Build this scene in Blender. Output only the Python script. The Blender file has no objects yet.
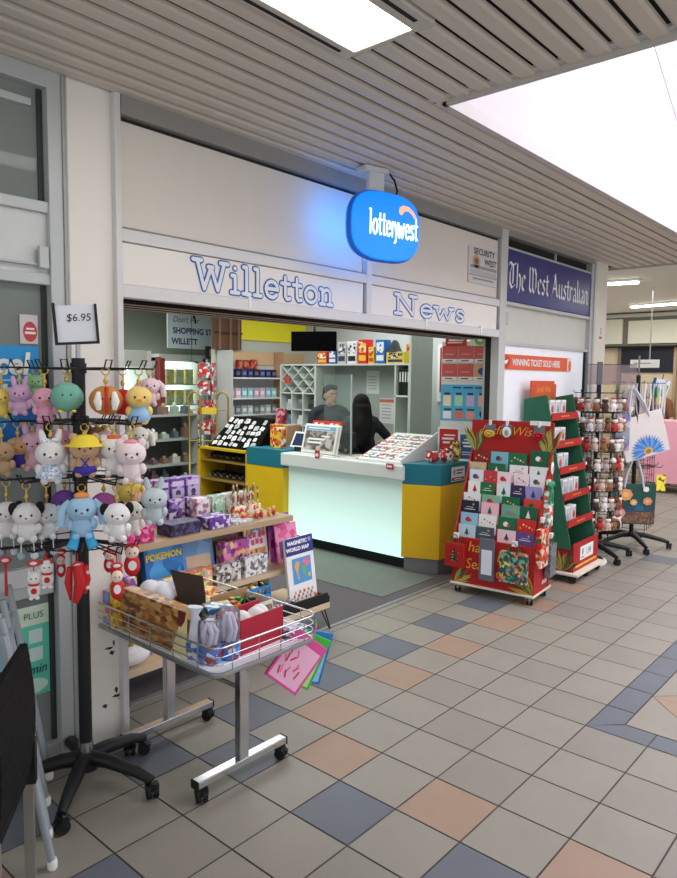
import bpy, bmesh, math, random
from mathutils import Vector, Matrix
random.seed(7)
SC = bpy.context.scene
COL = SC.collection
PI = math.pi
# ---------------------------------------------------------------- camera model (also used to convert survey points)
FPX = 696.5466
YAW, PITCH, ROLL = math.radians(48.7776), math.radians(-4.9695), math.radians(0.6589)
CAM = Vector((-1.875, -2.864, 1.731))
_f = Vector((math.sin(YAW)*math.cos(PITCH), math.cos(YAW)*math.cos(PITCH), math.sin(PITCH)))
_r = Vector((math.cos(YAW), -math.sin(YAW), 0)); _u = _r.cross(_f)
CR = _r*math.cos(ROLL) + _u*math.sin(ROLL); CU = -_r*math.sin(ROLL) + _u*math.cos(ROLL); CF = _f
def ray(px, py): return CR*((px-338.5)/FPX) - CU*((py-439)/FPX) + CF
def onx(px, py, x): d = ray(px, py); return CAM + d*((x-CAM.x)/d.x)
def ony(px, py, y): d = ray(px, py); return CAM + d*((y-CAM.y)/d.y)
def onz(px, py, z=0): d = ray(px, py); return CAM + d*((z-CAM.z)/d.z)
def ond(px, py, depth): return CAM + ray(px, py)*depth

# ---------------------------------------------------------------- materials
def lin(c):
    c = c/255.0
    return c/12.92 if c <= .04045 else ((c+.055)/1.055)**2.4
def rgb(c): return (lin(c[0]), lin(c[1]), lin(c[2]), 1)
_mc = {}
def mat(c, rough=.55, metal=0.0, emit=0.0, var=.05, scale=9.0, bump=0.0, spec=.4):
    key = (tuple(c), rough, metal, emit, var, scale, bump, spec)
    if key in _mc: return _mc[key]
    m = bpy.data.materials.new('surface'); m.use_nodes = True
    nt = m.node_tree; b = nt.nodes['Principled BSDF']
    col = rgb(c)
    b.inputs['Roughness'].default_value = rough; b.inputs['Metallic'].default_value = metal
    b.inputs['Specular IOR Level'].default_value = spec
    tc = nt.nodes.new('ShaderNodeTexCoord'); nz = nt.nodes.new('ShaderNodeTexNoise')
    nz.inputs['Scale'].default_value = scale; nz.inputs['Detail'].default_value = 3
    nt.links.new(tc.outputs['Object'], nz.inputs['Vector'])
    mx = nt.nodes.new('ShaderNodeMix'); mx.data_type = 'RGBA'
    mx.inputs[6].default_value = tuple(x*(1-var) for x in col[:3])+(1,)
    mx.inputs[7].default_value = tuple(min(1, x*(1+var)) for x in col[:3])+(1,)
    nt.links.new(nz.outputs['Fac'], mx.inputs[0]); nt.links.new(mx.outputs[2], b.inputs['Base Color'])
    if emit:
        b.inputs['Emission Color'].default_value = col; b.inputs['Emission Strength'].default_value = emit
    if bump:
        bp = nt.nodes.new('ShaderNodeBump'); bp.inputs['Strength'].default_value = bump; bp.inputs['Distance'].default_value = .004
        n2 = nt.nodes.new('ShaderNodeTexNoise'); n2.inputs['Scale'].default_value = scale*14; n2.inputs['Detail'].default_value = 2
        nt.links.new(tc.outputs['Object'], n2.inputs['Vector']); nt.links.new(n2.outputs['Fac'], bp.inputs['Height'])
        nt.links.new(bp.outputs['Normal'], b.inputs['Normal'])
    _mc[key] = m
    return m
def printed(cols, scale=30.0, rough=.4, seed=0.0, stretch=(1, 1, 1)):
    """busy printed packaging: voronoi cells in the given colours"""
    key = ('p', tuple(map(tuple, cols)), scale, rough, seed, stretch)
    if key in _mc: return _mc[key]
    m = bpy.data.materials.new('printed_art'); m.use_nodes = True
    nt = m.node_tree; b = nt.nodes['Principled BSDF']; b.inputs['Roughness'].default_value = rough
    tc = nt.nodes.new('ShaderNodeTexCoord'); mp = nt.nodes.new('ShaderNodeMapping')
    mp.inputs['Location'].default_value = (seed*1.37, seed*2.11, seed*.73); mp.inputs['Scale'].default_value = stretch
    vo = nt.nodes.new('ShaderNodeTexVoronoi'); vo.inputs['Scale'].default_value = scale
    nt.links.new(tc.outputs['Object'], mp.inputs['Vector']); nt.links.new(mp.outputs['Vector'], vo.inputs['Vector'])
    sp = nt.nodes.new('ShaderNodeSeparateColor'); nt.links.new(vo.outputs['Color'], sp.inputs['Color'])
    cr = nt.nodes.new('ShaderNodeValToRGB'); cr.color_ramp.interpolation = 'CONSTANT'
    els = cr.color_ramp.elements
    n = len(cols)
    while len(els) < n: els.new(.5)
    for i, c in enumerate(cols):
        els[i].position = i/n
    for i, c in enumerate(cols): els[i].color = rgb(c)
    nt.links.new(sp.outputs['Red'], cr.inputs['Fac']); nt.links.new(cr.outputs['Color'], b.inputs['Base Color'])
    _mc[key] = m
    return m
def clear(tint=(235, 240, 240), gloss=.10, alpha=.9):
    key = ('glass', tint, gloss, alpha)
    if key in _mc: return _mc[key]
    m = bpy.data.materials.new('clear_pane'); m.use_nodes = True
    nt = m.node_tree; nt.nodes.remove(nt.nodes['Principled BSDF']); out = nt.nodes['Material Output']
    t = nt.nodes.new('ShaderNodeBsdfTransparent'); t.inputs['Color'].default_value = rgb(tint)
    g = nt.nodes.new('ShaderNodeBsdfGlossy'); g.inputs['Roughness'].default_value = .03
    d = nt.nodes.new('ShaderNodeBsdfDiffuse'); d.inputs['Color'].default_value = rgb(tint)
    fr = nt.nodes.new('ShaderNodeLayerWeight'); fr.inputs['Blend'].default_value = gloss
    m1 = nt.nodes.new('ShaderNodeMixShader'); m2 = nt.nodes.new('ShaderNodeMixShader')
    m2.inputs[0].default_value = 1-alpha
    nt.links.new(t.outputs[0], m2.inputs[1]); nt.links.new(d.outputs[0], m2.inputs[2])
    nt.links.new(fr.outputs['Fresnel'], m1.inputs[0]); nt.links.new(m2.outputs[0], m1.inputs[1]); nt.links.new(g.outputs[0], m1.inputs[2])
    nt.links.new(m1.outputs[0], out.inputs['Surface'])
    _mc[key] = m
    return m
CHROME = mat((200, 202, 204), .22, 1.0, var=.02)
STEEL = mat((170, 172, 172), .35, .9, var=.03)
BLACK = mat((22, 22, 24), .45, var=.1)
BLACKM = mat((14, 14, 15), .6, var=.1)
WHITE = mat((238, 238, 235), .5, var=.02)
CREAM = mat((218, 213, 204), .6, var=.02, scale=3)
ALU = mat((176, 178, 178), .42, .45, var=.03)
GOLD = mat((206, 172, 90), .3, .9)
WOOD = mat((190, 158, 120), .55, var=.12, scale=6)
CARD_RED = mat((196, 38, 34), .5)
CARD_GREEN = mat((28, 96, 66), .6)

# ---------------------------------------------------------------- mesh builder
def frame(o, U, V):
    U = Vector(U).normalized(); V = Vector(V).normalized(); N = U.cross(V).normalized()
    m = Matrix((U, V, N)).transposed().to_4x4(); m.translation = Vector(o)
    return m
def FR(x, y, z): return frame((x, y, z), (1, 0, 0), (0, 0, 1))        # a face looking to -y
def WR(x, y, z): return frame((x, y, z), (0, -1, 0), (0, 0, 1))       # a face looking to -x
class MB:
    def __init__(s): s.v = []; s.f = []; s.m = []; s.sm = []; s.X = Matrix.Identity(4)
    def add(s, vs, fs, m, smooth=False):
        o = len(s.v); s.v += [s.X @ Vector(p) for p in vs]
        for f in fs: s.f.append([i+o for i in f]); s.m.append(m); s.sm.append(smooth)
        return s
    def bx(s, x0, x1, y0, y1, z0, z1, m, M=None):
        vs = [Vector((x, y, z)) for z in (z0, z1) for y in (y0, y1) for x in (x0, x1)]
        if M: vs = [M @ p for p in vs]
        return s.add(vs, [(0, 2, 3, 1), (4, 5, 7, 6), (0, 1, 5, 4), (2, 6, 7, 3), (0, 4, 6, 2), (1, 3, 7, 5)], m)
    def box(s, c, d, m, rz=0, rx=0, ry=0):
        M = Matrix.Translation(c) @ Matrix.Rotation(rz, 4, 'Z') @ Matrix.Rotation(ry, 4, 'Y') @ Matrix.Rotation(rx, 4, 'X')
        return s.bx(-d[0]/2, d[0]/2, -d[1]/2, d[1]/2, -d[2]/2, d[2]/2, m, M)
    def quad(s, a, b, c, d, m): return s.add([a, b, c, d], [(0, 1, 2, 3)], m)
    def cyl(s, p, q, r, m, n=12, r2=None):
        p = Vector(p); q = Vector(q); r2 = r if r2 is None else r2
        a = (q-p).normalized(); t = Vector((1, 0, 0)) if abs(a.x) < .8 else Vector((0, 1, 0))
        u = a.cross(t).normalized(); w = a.cross(u)
        vs = []
        for c, rr in ((p, r), (q, r2)):
            for i in range(n):
                an = 2*PI*i/n; vs.append(c+(u*math.cos(an)+w*math.sin(an))*rr)
        s.add(vs, [(i, (i+1) % n, n+(i+1) % n, n+i) for i in range(n)], m, True)
        s.add(vs, [list(range(n))[::-1], list(range(n, 2*n))], m)
        return s
    def tube(s, pts, r, m, n=8, close=False):
        pts = [Vector(p) for p in pts]; N = len(pts)
        rs = r if isinstance(r, (list, tuple)) else [r]*N
        u = None; vs = []
        for i, p in enumerate(pts):
            a = (pts[(i+1) % N]-pts[i-1]) if (close or 0 < i < N-1) else (pts[1]-pts[0] if i == 0 else pts[-1]-pts[-2])
            a.normalize()
            if u is None:
                t = Vector((0, 0, 1)) if abs(a.z) < .8 else Vector((1, 0, 0)); u = a.cross(t).normalized()
            else:
                u = (u-a*u.dot(a))
                u = u.normalized() if u.length > 1e-6 else a.orthogonal().normalized()
            w = a.cross(u)
            for k in range(n):
                an = 2*PI*k/n; vs.append(p+(u*math.cos(an)+w*math.sin(an))*rs[i])
        fs = []
        for i in range(N if close else N-1):
            j = (i+1) % N
            for k in range(n): fs.append((i*n+k, i*n+(k+1) % n, j*n+(k+1) % n, j*n+k))
        s.add(vs, fs, m, True)
        if not close: s.add(vs, [list(range(n))[::-1], list(range((N-1)*n, N*n))], m)
        return s
    def ell(s, c, r, m, seg=14, ring=9, M=None):
        c = Vector(c); r = (r, r, r) if not isinstance(r, (tuple, list)) else r
        vs = [Vector((0, 0, r[2]))]
        for i in range(1, ring):
            t = PI*i/ring
            for k in range(seg):
                a = 2*PI*k/seg; vs.append(Vector((r[0]*math.sin(t)*math.cos(a), r[1]*math.sin(t)*math.sin(a), r[2]*math.cos(t))))
        vs.append(Vector((0, 0, -r[2])))
        if M: vs = [M @ p for p in vs]
        vs = [p+c for p in vs]
        fs = [(0, 1+k, 1+(k+1) % seg) for k in range(seg)]
        for i in range(ring-2):
            for k in range(seg):
                a = 1+i*seg+k; b = 1+i*seg+(k+1) % seg; fs.append((a, a+seg, b+seg, b))
        L = len(vs)-1; o = 1+(ring-2)*seg
        fs += [(o+k, L, o+(k+1) % seg) for k in range(seg)]
        return s.add(vs, fs, m, True)
    def lathe(s, c, prof, m, n=16):
        c = Vector(c); vs = []
        for r, z in prof:
            for k in range(n): a = 2*PI*k/n; vs.append(c+Vector((r*math.cos(a), r*math.sin(a), z)))
        fs = [(i*n+k, i*n+(k+1) % n, (i+1)*n+(k+1) % n, (i+1)*n+k) for i in range(len(prof)-1) for k in range(n)]
        s.add(vs, fs, m, True); s.add(vs, [list(range(n))[::-1], list(range((len(prof)-1)*n, len(prof)*n))], m)
        return s
    def prism(s, pts, F, t, m, z0=0.0):
        """2-D outline in frame F, from height z0 to z0+t along its normal"""
        n = len(pts)
        vs = [F @ Vector((p[0], p[1], z0)) for p in pts]+[F @ Vector((p[0], p[1], z0+t)) for p in pts]
        s.add(vs, [list(range(n))[::-1], list(range(n, 2*n))]+[(i, (i+1) % n, n+(i+1) % n, n+i) for i in range(n)], m)
        return s
    def rect(s, F, u0, u1, v0, v1, m, h=.0015):
        vs = [F @ Vector(p) for p in ((u0, v0, h), (u1, v0, h), (u1, v1, h), (u0, v1, h))]
        return s.add(vs, [(0, 1, 2, 3)], m)
    def disc(s, F, u, v, ru, rv, m, h=.0015, n=18, a0=0, a1=2*PI):
        k = n if a1-a0 > 6.2 else n+1
        vs = [F @ Vector((u+ru*math.cos(a0+(a1-a0)*i/n), v+rv*math.sin(a0+(a1-a0)*i/n), h)) for i in range(k)]
        return s.add(vs, [list(range(k))], m)
    def poly(s, F, pts, m, h=.0015):
        return s.add([F @ Vector((p[0], p[1], h)) for p in pts], [list(range(len(pts)))], m)
    def stroke(s, F, line, w, m, h=.002, close=False):
        L = line+[line[0]] if close else line
        for i in range(len(L)-1):
            h += 3e-5
            a = Vector(L[i]); b = Vector(L[i+1]); d = (b-a)
            if d.length < 1e-6: continue
            p = Vector((-d.y, d.x)).normalized()*w/2
            s.poly(F, [a-p, b-p, b+p, a+p], m, h)
        for q in L: h += 3e-5; s.disc(F, q[0], q[1], w/2, w/2, m, h, 8)
        return s
    def text(s, F, txt, size, m, h=.002, align='CENTER', sx=1.0, shear=0.0, bold=0.0):
        cu = bpy.data.curves.new('t', 'FONT'); cu.body = txt; cu.size = size; cu.align_x = align; cu.shear = shear
        cu.resolution_u = 3; cu.offset = bold
        ob = bpy.data.objects.new('t', cu); COL.objects.link(ob)
        dg = bpy.context.evaluated_depsgraph_get(); me = ob.evaluated_get(dg).to_mesh()
        vs = [F @ Vector((v.co.x*sx, v.co.y, h)) for v in me.vertices]
        fs = [tuple(p.vertices) for p in me.polygons]
        s.add(vs, fs, m)
        ob.evaluated_get(dg).to_mesh_clear()
        bpy.data.objects.remove(ob); bpy.data.curves.remove(cu)
        return s
    def build(s, name, parent=None, bevel=0.0, loc=None):
        me = bpy.data.meshes.new(name); me.from_pydata([tuple(v) for v in s.v], [], s.f)
        mats = []; idx = []
        for m in s.m:
            if m not in mats: mats.append(m)
            idx.append(mats.index(m))
        for m in mats: me.materials.append(m)
        me.polygons.foreach_set('material_index', idx); me.polygons.foreach_set('use_smooth', s.sm)
        me.update()
        o = bpy.data.objects.new(name, me); COL.objects.link(o)
        if parent: o.parent = parent
        if loc: o.location = loc
        if bevel:
            b = o.modifiers.new('edge', 'BEVEL'); b.width = bevel; b.segments = 2; b.limit_method = 'ANGLE'; b.angle_limit = math.radians(50)
        return o
LABELS = set()
def tag(o, label, cat, group=None, kind=None):
    o['label'] = label; o['category'] = cat
    if group: o['group'] = group
    if kind: o['kind'] = kind
    if label in LABELS and not group: print('DUPLICATE LABEL', label)
    LABELS.add(label)
    return o
def T(name, label, cat, loc=(0, 0, 0), rz=0.0, group=None, rx=0, ry=0):
    o = bpy.data.objects.new(name, None); o.empty_display_size = .05; COL.objects.link(o)
    o.location = loc; o.rotation_euler = (rx, ry, rz)
    return tag(o, label, cat, group)
def S(mb, name, label=None, bevel=0.0):
    o = mb.build(name, None, bevel); o['kind'] = 'structure'
    if label: o['label'] = label
    return o
ORD = ['first', 'second', 'third', 'fourth', 'fifth', 'sixth', 'seventh', 'eighth', 'ninth', 'tenth', 'eleventh', 'twelfth']
# ---------------------------------------------------------------- lettering skeletons
def arc(cx, cy, rx, ry, a0, a1, n=9): return [(cx+rx*math.cos(math.radians(a0+(a1-a0)*i/n)), cy+ry*math.sin(math.radians(a0+(a1-a0)*i/n))) for i in range(n+1)]
SLAB = {
 'W': ([[(.05, 1), (.3, 0), (.55, .8), (.8, 0), (1.05, 1)], [(-.1, 1), (.2, 1)], [(.9, 1), (1.2, 1)], [(.45, .8), (.62, .8)]], 1.32),
 'i': ([[(.02, .62), (.15, .62), (.15, 0)], [(0, 0), (.3, 0)], [(.14, .9), (.16, .9)]], .46),
 'l': ([[(.02, 1), (.15, 1), (.15, 0)], [(0, 0), (.3, 0)]], .46),
 'e': ([arc(.3, .31, .26, .31, 0, 320, 14), [(.05, .33), (.55, .33)]], .72),
 't': ([[(.18, .88), (.18, .12), (.26, .01), (.4, .04)], [(0, .62), (.38, .62)]], .54),
 'o': ([arc(.32, .31, .28, .31, 0, 360, 16)], .78),
 'n': ([[(0, .62), (.12, .62), (.12, 0)], [(0, 0), (.25, 0)], [(.12, .45), (.25, .6), (.4, .62), (.5, .5), (.5, 0)], [(.38, 0), (.63, 0)]], .78),
 'N': ([[(.12, 0), (.12, 1), (.78, 0), (.78, 1)], [(-.02, 0), (.28, 0)], [(-.02, 1), (.2, 1)], [(.62, 1), (.94, 1)]], 1.12),
 'w': ([[(.03, .62), (.22, 0), (.42, .5), (.62, 0), (.82, .62)], [(-.08, .62), (.15, .62)], [(.7, .62), (.93, .62)]], 1.04),
 's': ([[(.42, .5), (.32, .61), (.14, .6), (.06, .46), (.16, .36), (.34, .27), (.43, .15), (.33, .02), (.13, 0), (.04, .13)]], .6),
 'r': ([[(.1, .62), (.1, 0)], [(.1, .4), (.2, .57), (.34, .6)]], .4),
 'y': ([[(.05, .62), (.25, .08)], [(.48, .62), (.2, -.18), (.05, -.25)]], .5),
}
def letters(s, F, word, size, w, m, h=.002, serif=True, sx=1.0, gap=0.0):
    x = 0
    for ch in word:
        gl, adv = SLAB[ch]
        lines = gl if serif else [L for L in gl if not (len(L) == 2 and L[0][1] == L[1][1] and ch not in 'te')]
        for L in lines: s.stroke(F, [((x+p[0])*size*sx, p[1]*size) for p in L], w, m, h); h += 1.7e-5
        x += adv+gap
    return x*size*sx
BLACKLETTER = {
 'T': ([[(0, .85), (.12, 1), (.4, .9), (.75, 1)], [(.38, .95), (.15, .6), (.15, .2), (.35, .02), (.65, .15)], [(.45, .9), (.45, .2)]], .78),
 'h': ([[(.1, 1), (.1, .05)], [(.1, .5), (.28, .62), (.42, .5), (.42, .15), (.3, -.12)]], .52),
 'e': ([[(.3, .62), (.12, .52), (.12, .12), (.28, 0), (.42, .1)], [(.3, .62), (.42, .48), (.14, .3)]], .5),
 'W': ([[(.0, .9), (.12, 1), (.12, .15), (.3, 0), (.46, .15), (.46, .9), (.36, 1)], [(.46, .15), (.62, 0), (.82, .2), (.82, .75), (.66, 1)]], .98),
 's': ([[(.38, .55), (.22, .62), (.1, .48), (.36, .22), (.25, 0), (.05, .1)]], .46),
 't': ([[(.18, .85), (.18, .12), (.32, 0)], [(.04, .6), (.36, .6)]], .4),
 'A': ([[(.05, .05), (.2, .2), (.35, .6), (.45, 1), (.68, .15), (.82, .05)], [(.2, .38), (.62, .38)], [(.45, 1), (.18, .85)]], .88),
 'u': ([[(.1, .62), (.1, .12), (.24, 0), (.42, .14)], [(.42, .62), (.42, .1), (.52, 0)]], .58),
 'r': ([[(.1, .62), (.1, .02)], [(.1, .5), (.26, .62), (.36, .52)]], .42),
 'a': ([[(.1, .52), (.26, .62), (.4, .5), (.4, .1), (.5, 0)], [(.4, .34), (.12, .24), (.12, .08), (.22, 0), (.4, .12)]], .56),
 'l': ([[(.1, 1), (.1, .1), (.22, 0)]], .26),
 'i': ([[(.1, .62), (.1, .1), (.2, 0)], [(.1, .84), (.13, .87)]], .26),
 'n': ([[(.1, .62), (.1, .02)], [(.1, .5), (.27, .62), (.4, .5), (.4, .06), (.48, 0)]], .56), ' ': ([], .3)}
def blackletter(s, F, word, size, m, h=.002, sx=1.0, nib=(.085, .07)):
    x = 0; nb = Vector((nib[0]*size*sx/2, nib[1]*size/2))
    for ch in word:
        gl, adv = BLACKLETTER[ch]
        for L in gl:
            P = [Vector(((x+p[0])*size*sx, p[1]*size)) for p in L]
            for a, b in zip(P[:-1], P[1:]):
                h += 3e-5
                q = [a-nb, b-nb, b+nb, a+nb]
                c = (q[1]-q[0]).x*(q[3]-q[0]).y-(q[1]-q[0]).y*(q[3]-q[0]).x
                s.poly(F, q if c > 0 else q[::-1], m, h)
        x += adv
    return x*size*sx
# ================================================================ THE SETTING
TB = mat((141, 136, 125), .5, var=.07, scale=5, bump=.05)
TB2 = mat((136, 131, 121), .5, var=.07, scale=4, bump=.05)
TO = mat((154, 130, 111), .5, var=.08, scale=5, bump=.05)
TN = mat((99, 104, 112), .5, var=.08, scale=5, bump=.05)
GROUT = mat((84, 78, 74), .8)
fl = MB()
fl.bx(-5, 16, -7, 4, -.03, -.0035, GROUT)
def tile_col(i, j):
    if j == -3 and i <= 10: return TN if i % 2 else TB
    if j == -2 and i >= 2: return TO if i % 2 == 0 and i < 14 else TB
    if i == 0 and j >= -2: return TN if j % 2 == 0 else TB
    if i == 1 and j >= -1: return TO if j % 2 else TB
    if i == -3 and j >= -3: return TN if j % 2 else TB
    if i == -4 and j >= -2: return TO if j % 2 == 0 else TB
    if i == 17 and j in (-1, -3): return TN
    return TB2 if (i*7+j*13) % 3 == 0 else TB
g = .0035
for i in range(-14, 50):
    for j in range(-16, 17):
        x0, x1 = .3*i, .3*i+.3; y1 = -.987-.3*j; y0 = y1-.3
        if y0 > .27 and x1 < 5.8: continue
        if x0 >= 1.49 and y1 <= -1.58 and x0 < 6: continue
        m = tile_col(i, j)
        y1b = min(y1, .30) if x1 < 5.8 else y1
        fl.add([(x0+g, y0+g, 0), (x1-g, y0+g, 0), (x1-g, y1b-g, 0), (x0+g, y1b-g, 0)], [(0, 1, 2, 3)], m)
# blue border of the inlaid square
bx0, by0, bw, bs = 1.5, -1.587, .145, 4.5
for k in range(15):
    a, b = bx0+.3*k, bx0+.3*k+.3
    fl.add([(a+(g if k else bw*0)+.002, by0-g, 0), (a+g+(bw if k == 0 else 0), by0-bw+g, 0), (b-g, by0-bw+g, 0), (b-g, by0-g, 0)], [(0, 1, 2, 3)], TN)
    c, d = by0-.3*k, by0-.3*k-.3
    fl.add([(bx0+g, c-(g if k else .006), 0), (bx0+g, d+g, 0), (bx0+bw-g, d+g, 0), (bx0+bw-g, c-g-(bw if k == 0 else 0), 0)], [(0, 1, 2, 3)], TN)
ix, iy = bx0+bw, by0-bw
h = .43
for a in range(0, 9):
    for b in range(0, 6):
        cx, cy = ix+h+2*h*a, iy-h-2*h*b
        q = h-.005
        for k, mm in enumerate((TO, TB, TO, TB)):
            an = [(1, 0), (0, 1), (-1, 0), (0, -1)]
            p, r_ = an[k], an[(k+1) % 4]
            fl.add([(cx+.004*(p[0]+r_[0]), cy+.004*(p[1]+r_[1]), 0), (cx+p[0]*q, cy+p[1]*q, 0), (cx+r_[0]*q, cy+r_[1]*q, 0)], [(0, 1, 2)], TO)
            fl.add([(cx+p[0]*q+.006*r_[0], cy+p[1]*q+.006*r_[1], 0), (cx+(p[0]+r_[0])*q, cy+(p[1]+r_[1])*q, 0), (cx+r_[0]*q+.006*p[0], cy+r_[1]*q+.006*p[1], 0)], [(0, 1, 2)], TB)
S(fl, 'floor')
cp = MB()
cp.bx(-.1, 5.7, .30, 6.6, -.02, .004, mat((96, 92, 94), .95, var=.12, scale=40, bump=.3))
cp.bx(-.1, 3.4, .275, .305, -.02, .006, mat((140, 140, 140), .4, .4))
S(cp, 'floor_shop')
tag(MB().bx(2.42, 3.17, .42, 3.2, .004, .010, mat((112, 120, 112), .85, var=.1, scale=30, bump=.2)).build('floor_mat', None, .002),
    'grey green rectangular floor mat lying along the lit counter front', 'mat')

# ---------------- ceilings
SL = mat((204, 197, 186), .5, .05, var=.05, scale=2)
DK = mat((34, 32, 30), .9)
ce = MB()
PT = .102
def slat(x0, x1, y1, w=PT-.019):
    y0 = y1-w
    pr = [(y0, 2.985), (y0+.004, 2.974), (y0+.016, 2.968), (y1-.016, 2.968), (y1-.004, 2.974), (y1, 2.985)]
    vs = [(x0, y, z) for y, z in pr]+[(x1, y, z) for y, z in pr]; n = len(pr)
    ce.add(vs, [(i, i+1, n+i+1, n+i) for i in range(n-1)]+[list(range(n))[::-1], list(range(n, 2*n))], SL, False)
XE = 6.02
for k in range(0, 56):
    y1 = -PT*k-.007
    if k < 10: slat(-4.5, XE, y1)
    elif k == 10:
        slat(-4.5, -1.0, y1); slat(.27, .87, y1); slat(.87, XE, y1, .045)
    elif k < 14: slat(-4.5, -1.0, y1); slat(.27, .87, y1)
    else: slat(-4.5, .87, y1)
for (a, b, c, d) in ((-4.5, XE, -1.02, .3), (-4.5, -1.0, -5.8, -1.02), (.26, .88, -5.8, -1.02), (-1.0, .26, -5.8, -1.44)):
    ce.bx(a, b, c, d, 2.992, 3.02, DK)
ce.bx(.86, .885, -5.8, -1.06, 2.955, 3.02, mat((190, 186, 180), .5))
ce.bx(.86, XE, -1.085, -1.065, 2.955, 3.02, mat((196, 192, 188), .5))
S(ce, 'ceiling')
WELL = mat((208, 203, 208), .8, var=.01)
sw = MB()
sw.bx(.88, 8.0, -1.065, -1.0, 2.98, 4.7, WELL)
sw.bx(.82, .86, -6, -1.0, 2.98, 4.7, WELL)
sw.prism([(3.55, 4.22), (4.25, 3.82), (8, 3.9), (8, 4.7), (3.55, 4.7)], frame((0, -1.065, 0), (1, 0, 0), (0, 0, 1)), .004, mat((176, 170, 178), .8))  # sloping shaft face drawn flat, its shade put into a darker well colour
sw.bx(8.0, 8.05, -6, -1.0, 2.98, 4.7, WELL); sw.bx(.8, 8.05, -6.05, -6, 2.98, 4.7, WELL)
S(sw, 'wall_skylight_well')
S(MB().bx(.86, 8.0, -6, -1.06, 4.7, 4.72, mat((246, 244, 255), .8, emit=2.3, var=.01)), 'window_skylight')
# corridor ceiling past the shop
c2 = MB().bx(XE-.02, 11.2, -6, 3.5, 2.95, 3.0, mat((222, 220, 208), .8, var=.03))
c2.bx(XE-.03, XE+.01, -1.06, .35, 2.955, 3.05, mat((180, 176, 170), .6))
S(c2, 'ceiling_corridor')
for n_, (p, q) in enumerate((((6.68, .75), (6.80, .0)), ((9.62, 1.06), (9.36, -.25)))):
    r = T('ceiling_light', ['slim bright tube light on the corridor ceiling just past the pillar', 'second slim tube light on the corridor ceiling, nearer the far bulkhead'][n_], 'light', ((p[0]+q[0])/2, (p[1]+q[1])/2, 2.95), 0, 'corridor tube lights')
    d = Vector((q[0]-p[0], q[1]-p[1], 0)); L = d.length; an = math.atan2(d.y, d.x); r.rotation_euler.z = an
    MB().bx(-L/2, L/2, -.06, .06, -.03, 0, WHITE).build('housing', r, .004)
    MB().bx(-L/2+.02, L/2-.02, -.05, .05, -.05, -.03, mat((255, 255, 250), .5, emit=9)).build('diffuser', r, .006)
# recessed ceiling light over the walkway
r = T('ceiling_light', 'recessed rectangular light panel with pale frame in the slatted ceiling', 'light', (-.365, -1.225, 2.97))
f_ = MB()
FRM = mat((196, 190, 182), .5)
f_.bx(-.635, .615, .145, .205, -.008, .02, FRM); f_.bx(-.635, .615, -.205, -.12, -.008, .02, FRM)
f_.bx(.592, .615, -.12, .145, -.008, .02, FRM); f_.bx(-.635, -.59, -.12, .145, -.008, .02, FRM)
f_.build('frame', r, .003)
MB().bx(-.5, .55, .172, .188, -.0095, -.007, DK).build('air_slot', r); MB().bx(-.5, .55, -.176, -.158, -.0095, -.007, DK).build('air_slot', r)
MB().bx(-.59, .592, -.12, .145, .0, .015, mat((255, 252, 246), .5, emit=9, var=.0)).build('diffuser', r)

# ---------------- shop front
PANEL = mat((236, 231, 223), .55, var=.025, scale=2); GAP = mat((40, 38, 36), .8); PANEL2 = mat((220, 213, 203), .55, var=.025, scale=2)
GREYT = mat((150, 148, 144), .5, .2)
RAIL = mat((214, 212, 210), .45, .1, var=.02)
wf = MB()
wf.bx(-.36, -.157, 0, .30, 0, 2.99, PANEL)
wf.bx(-.126, 1.603, .0, .03, 2.405, 2.865, PANEL2); wf.bx(1.612, 3.345, .0, .03, 2.405, 2.865, PANEL2)
wf.bx(-.126, 3.36, .012, .055, 2.09, 2.9, GAP)
S(wf, 'wall_front')
t = MB().bx(-.12, 3.36, -.03, .04, 2.885, 2.975, GREYT); S(t, 'trim_1')
t = MB().bx(-.126, 3.36, -.025, .03, 2.335, 2.392, RAIL); t.bx(-.126, 3.36, -.015, .03, 2.392, 2.402, GREYT); S(t, 'trim_2', None, .004)
t = MB().bx(-.126, 3.36, -.03, .03, 2.085, 2.145, RAIL); t.bx(.62, .64, -.036, .0, 2.10, 2.16, WHITE); t.bx(2.28, 2.30, -.036, .0, 2.10, 2.16, WHITE); t.bx(3.05, 3.07, -.036, .0, 2.10, 2.16, WHITE)
S(t, 'trim_3', None, .003)
t = MB().bx(-.157, -.126, -.035, .30, 0, 2.975, RAIL); S(t, 'trim_4', None, .004)
t = MB().bx(1.62, 1.67, -.028, .01, 2.14, 2.48, RAIL); S(t, 'trim_5', None, .003)
t = MB().bx(3.36, 3.47, -.03, .045, 0, 2.975, mat((196, 198, 194), .5, .15)); t.bx(3.365, 3.44, .045, .10, 0, 2.1, DK); S(t, 'trim_6', None, .004)
t = MB().bx(-.39, -.378, -.02, .1, 0, 2.985, mat((168, 168, 164), .5, .3)); t.bx(-.378, -.36, .01, .12, 0, 2.985, mat((120, 122, 120), .6, .3)); t.bx(-.37, -.36, -.005, .03, 0, 2.98, mat((190, 190, 186), .5, .2)); S(t, 'trim_7', None, .003)
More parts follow.
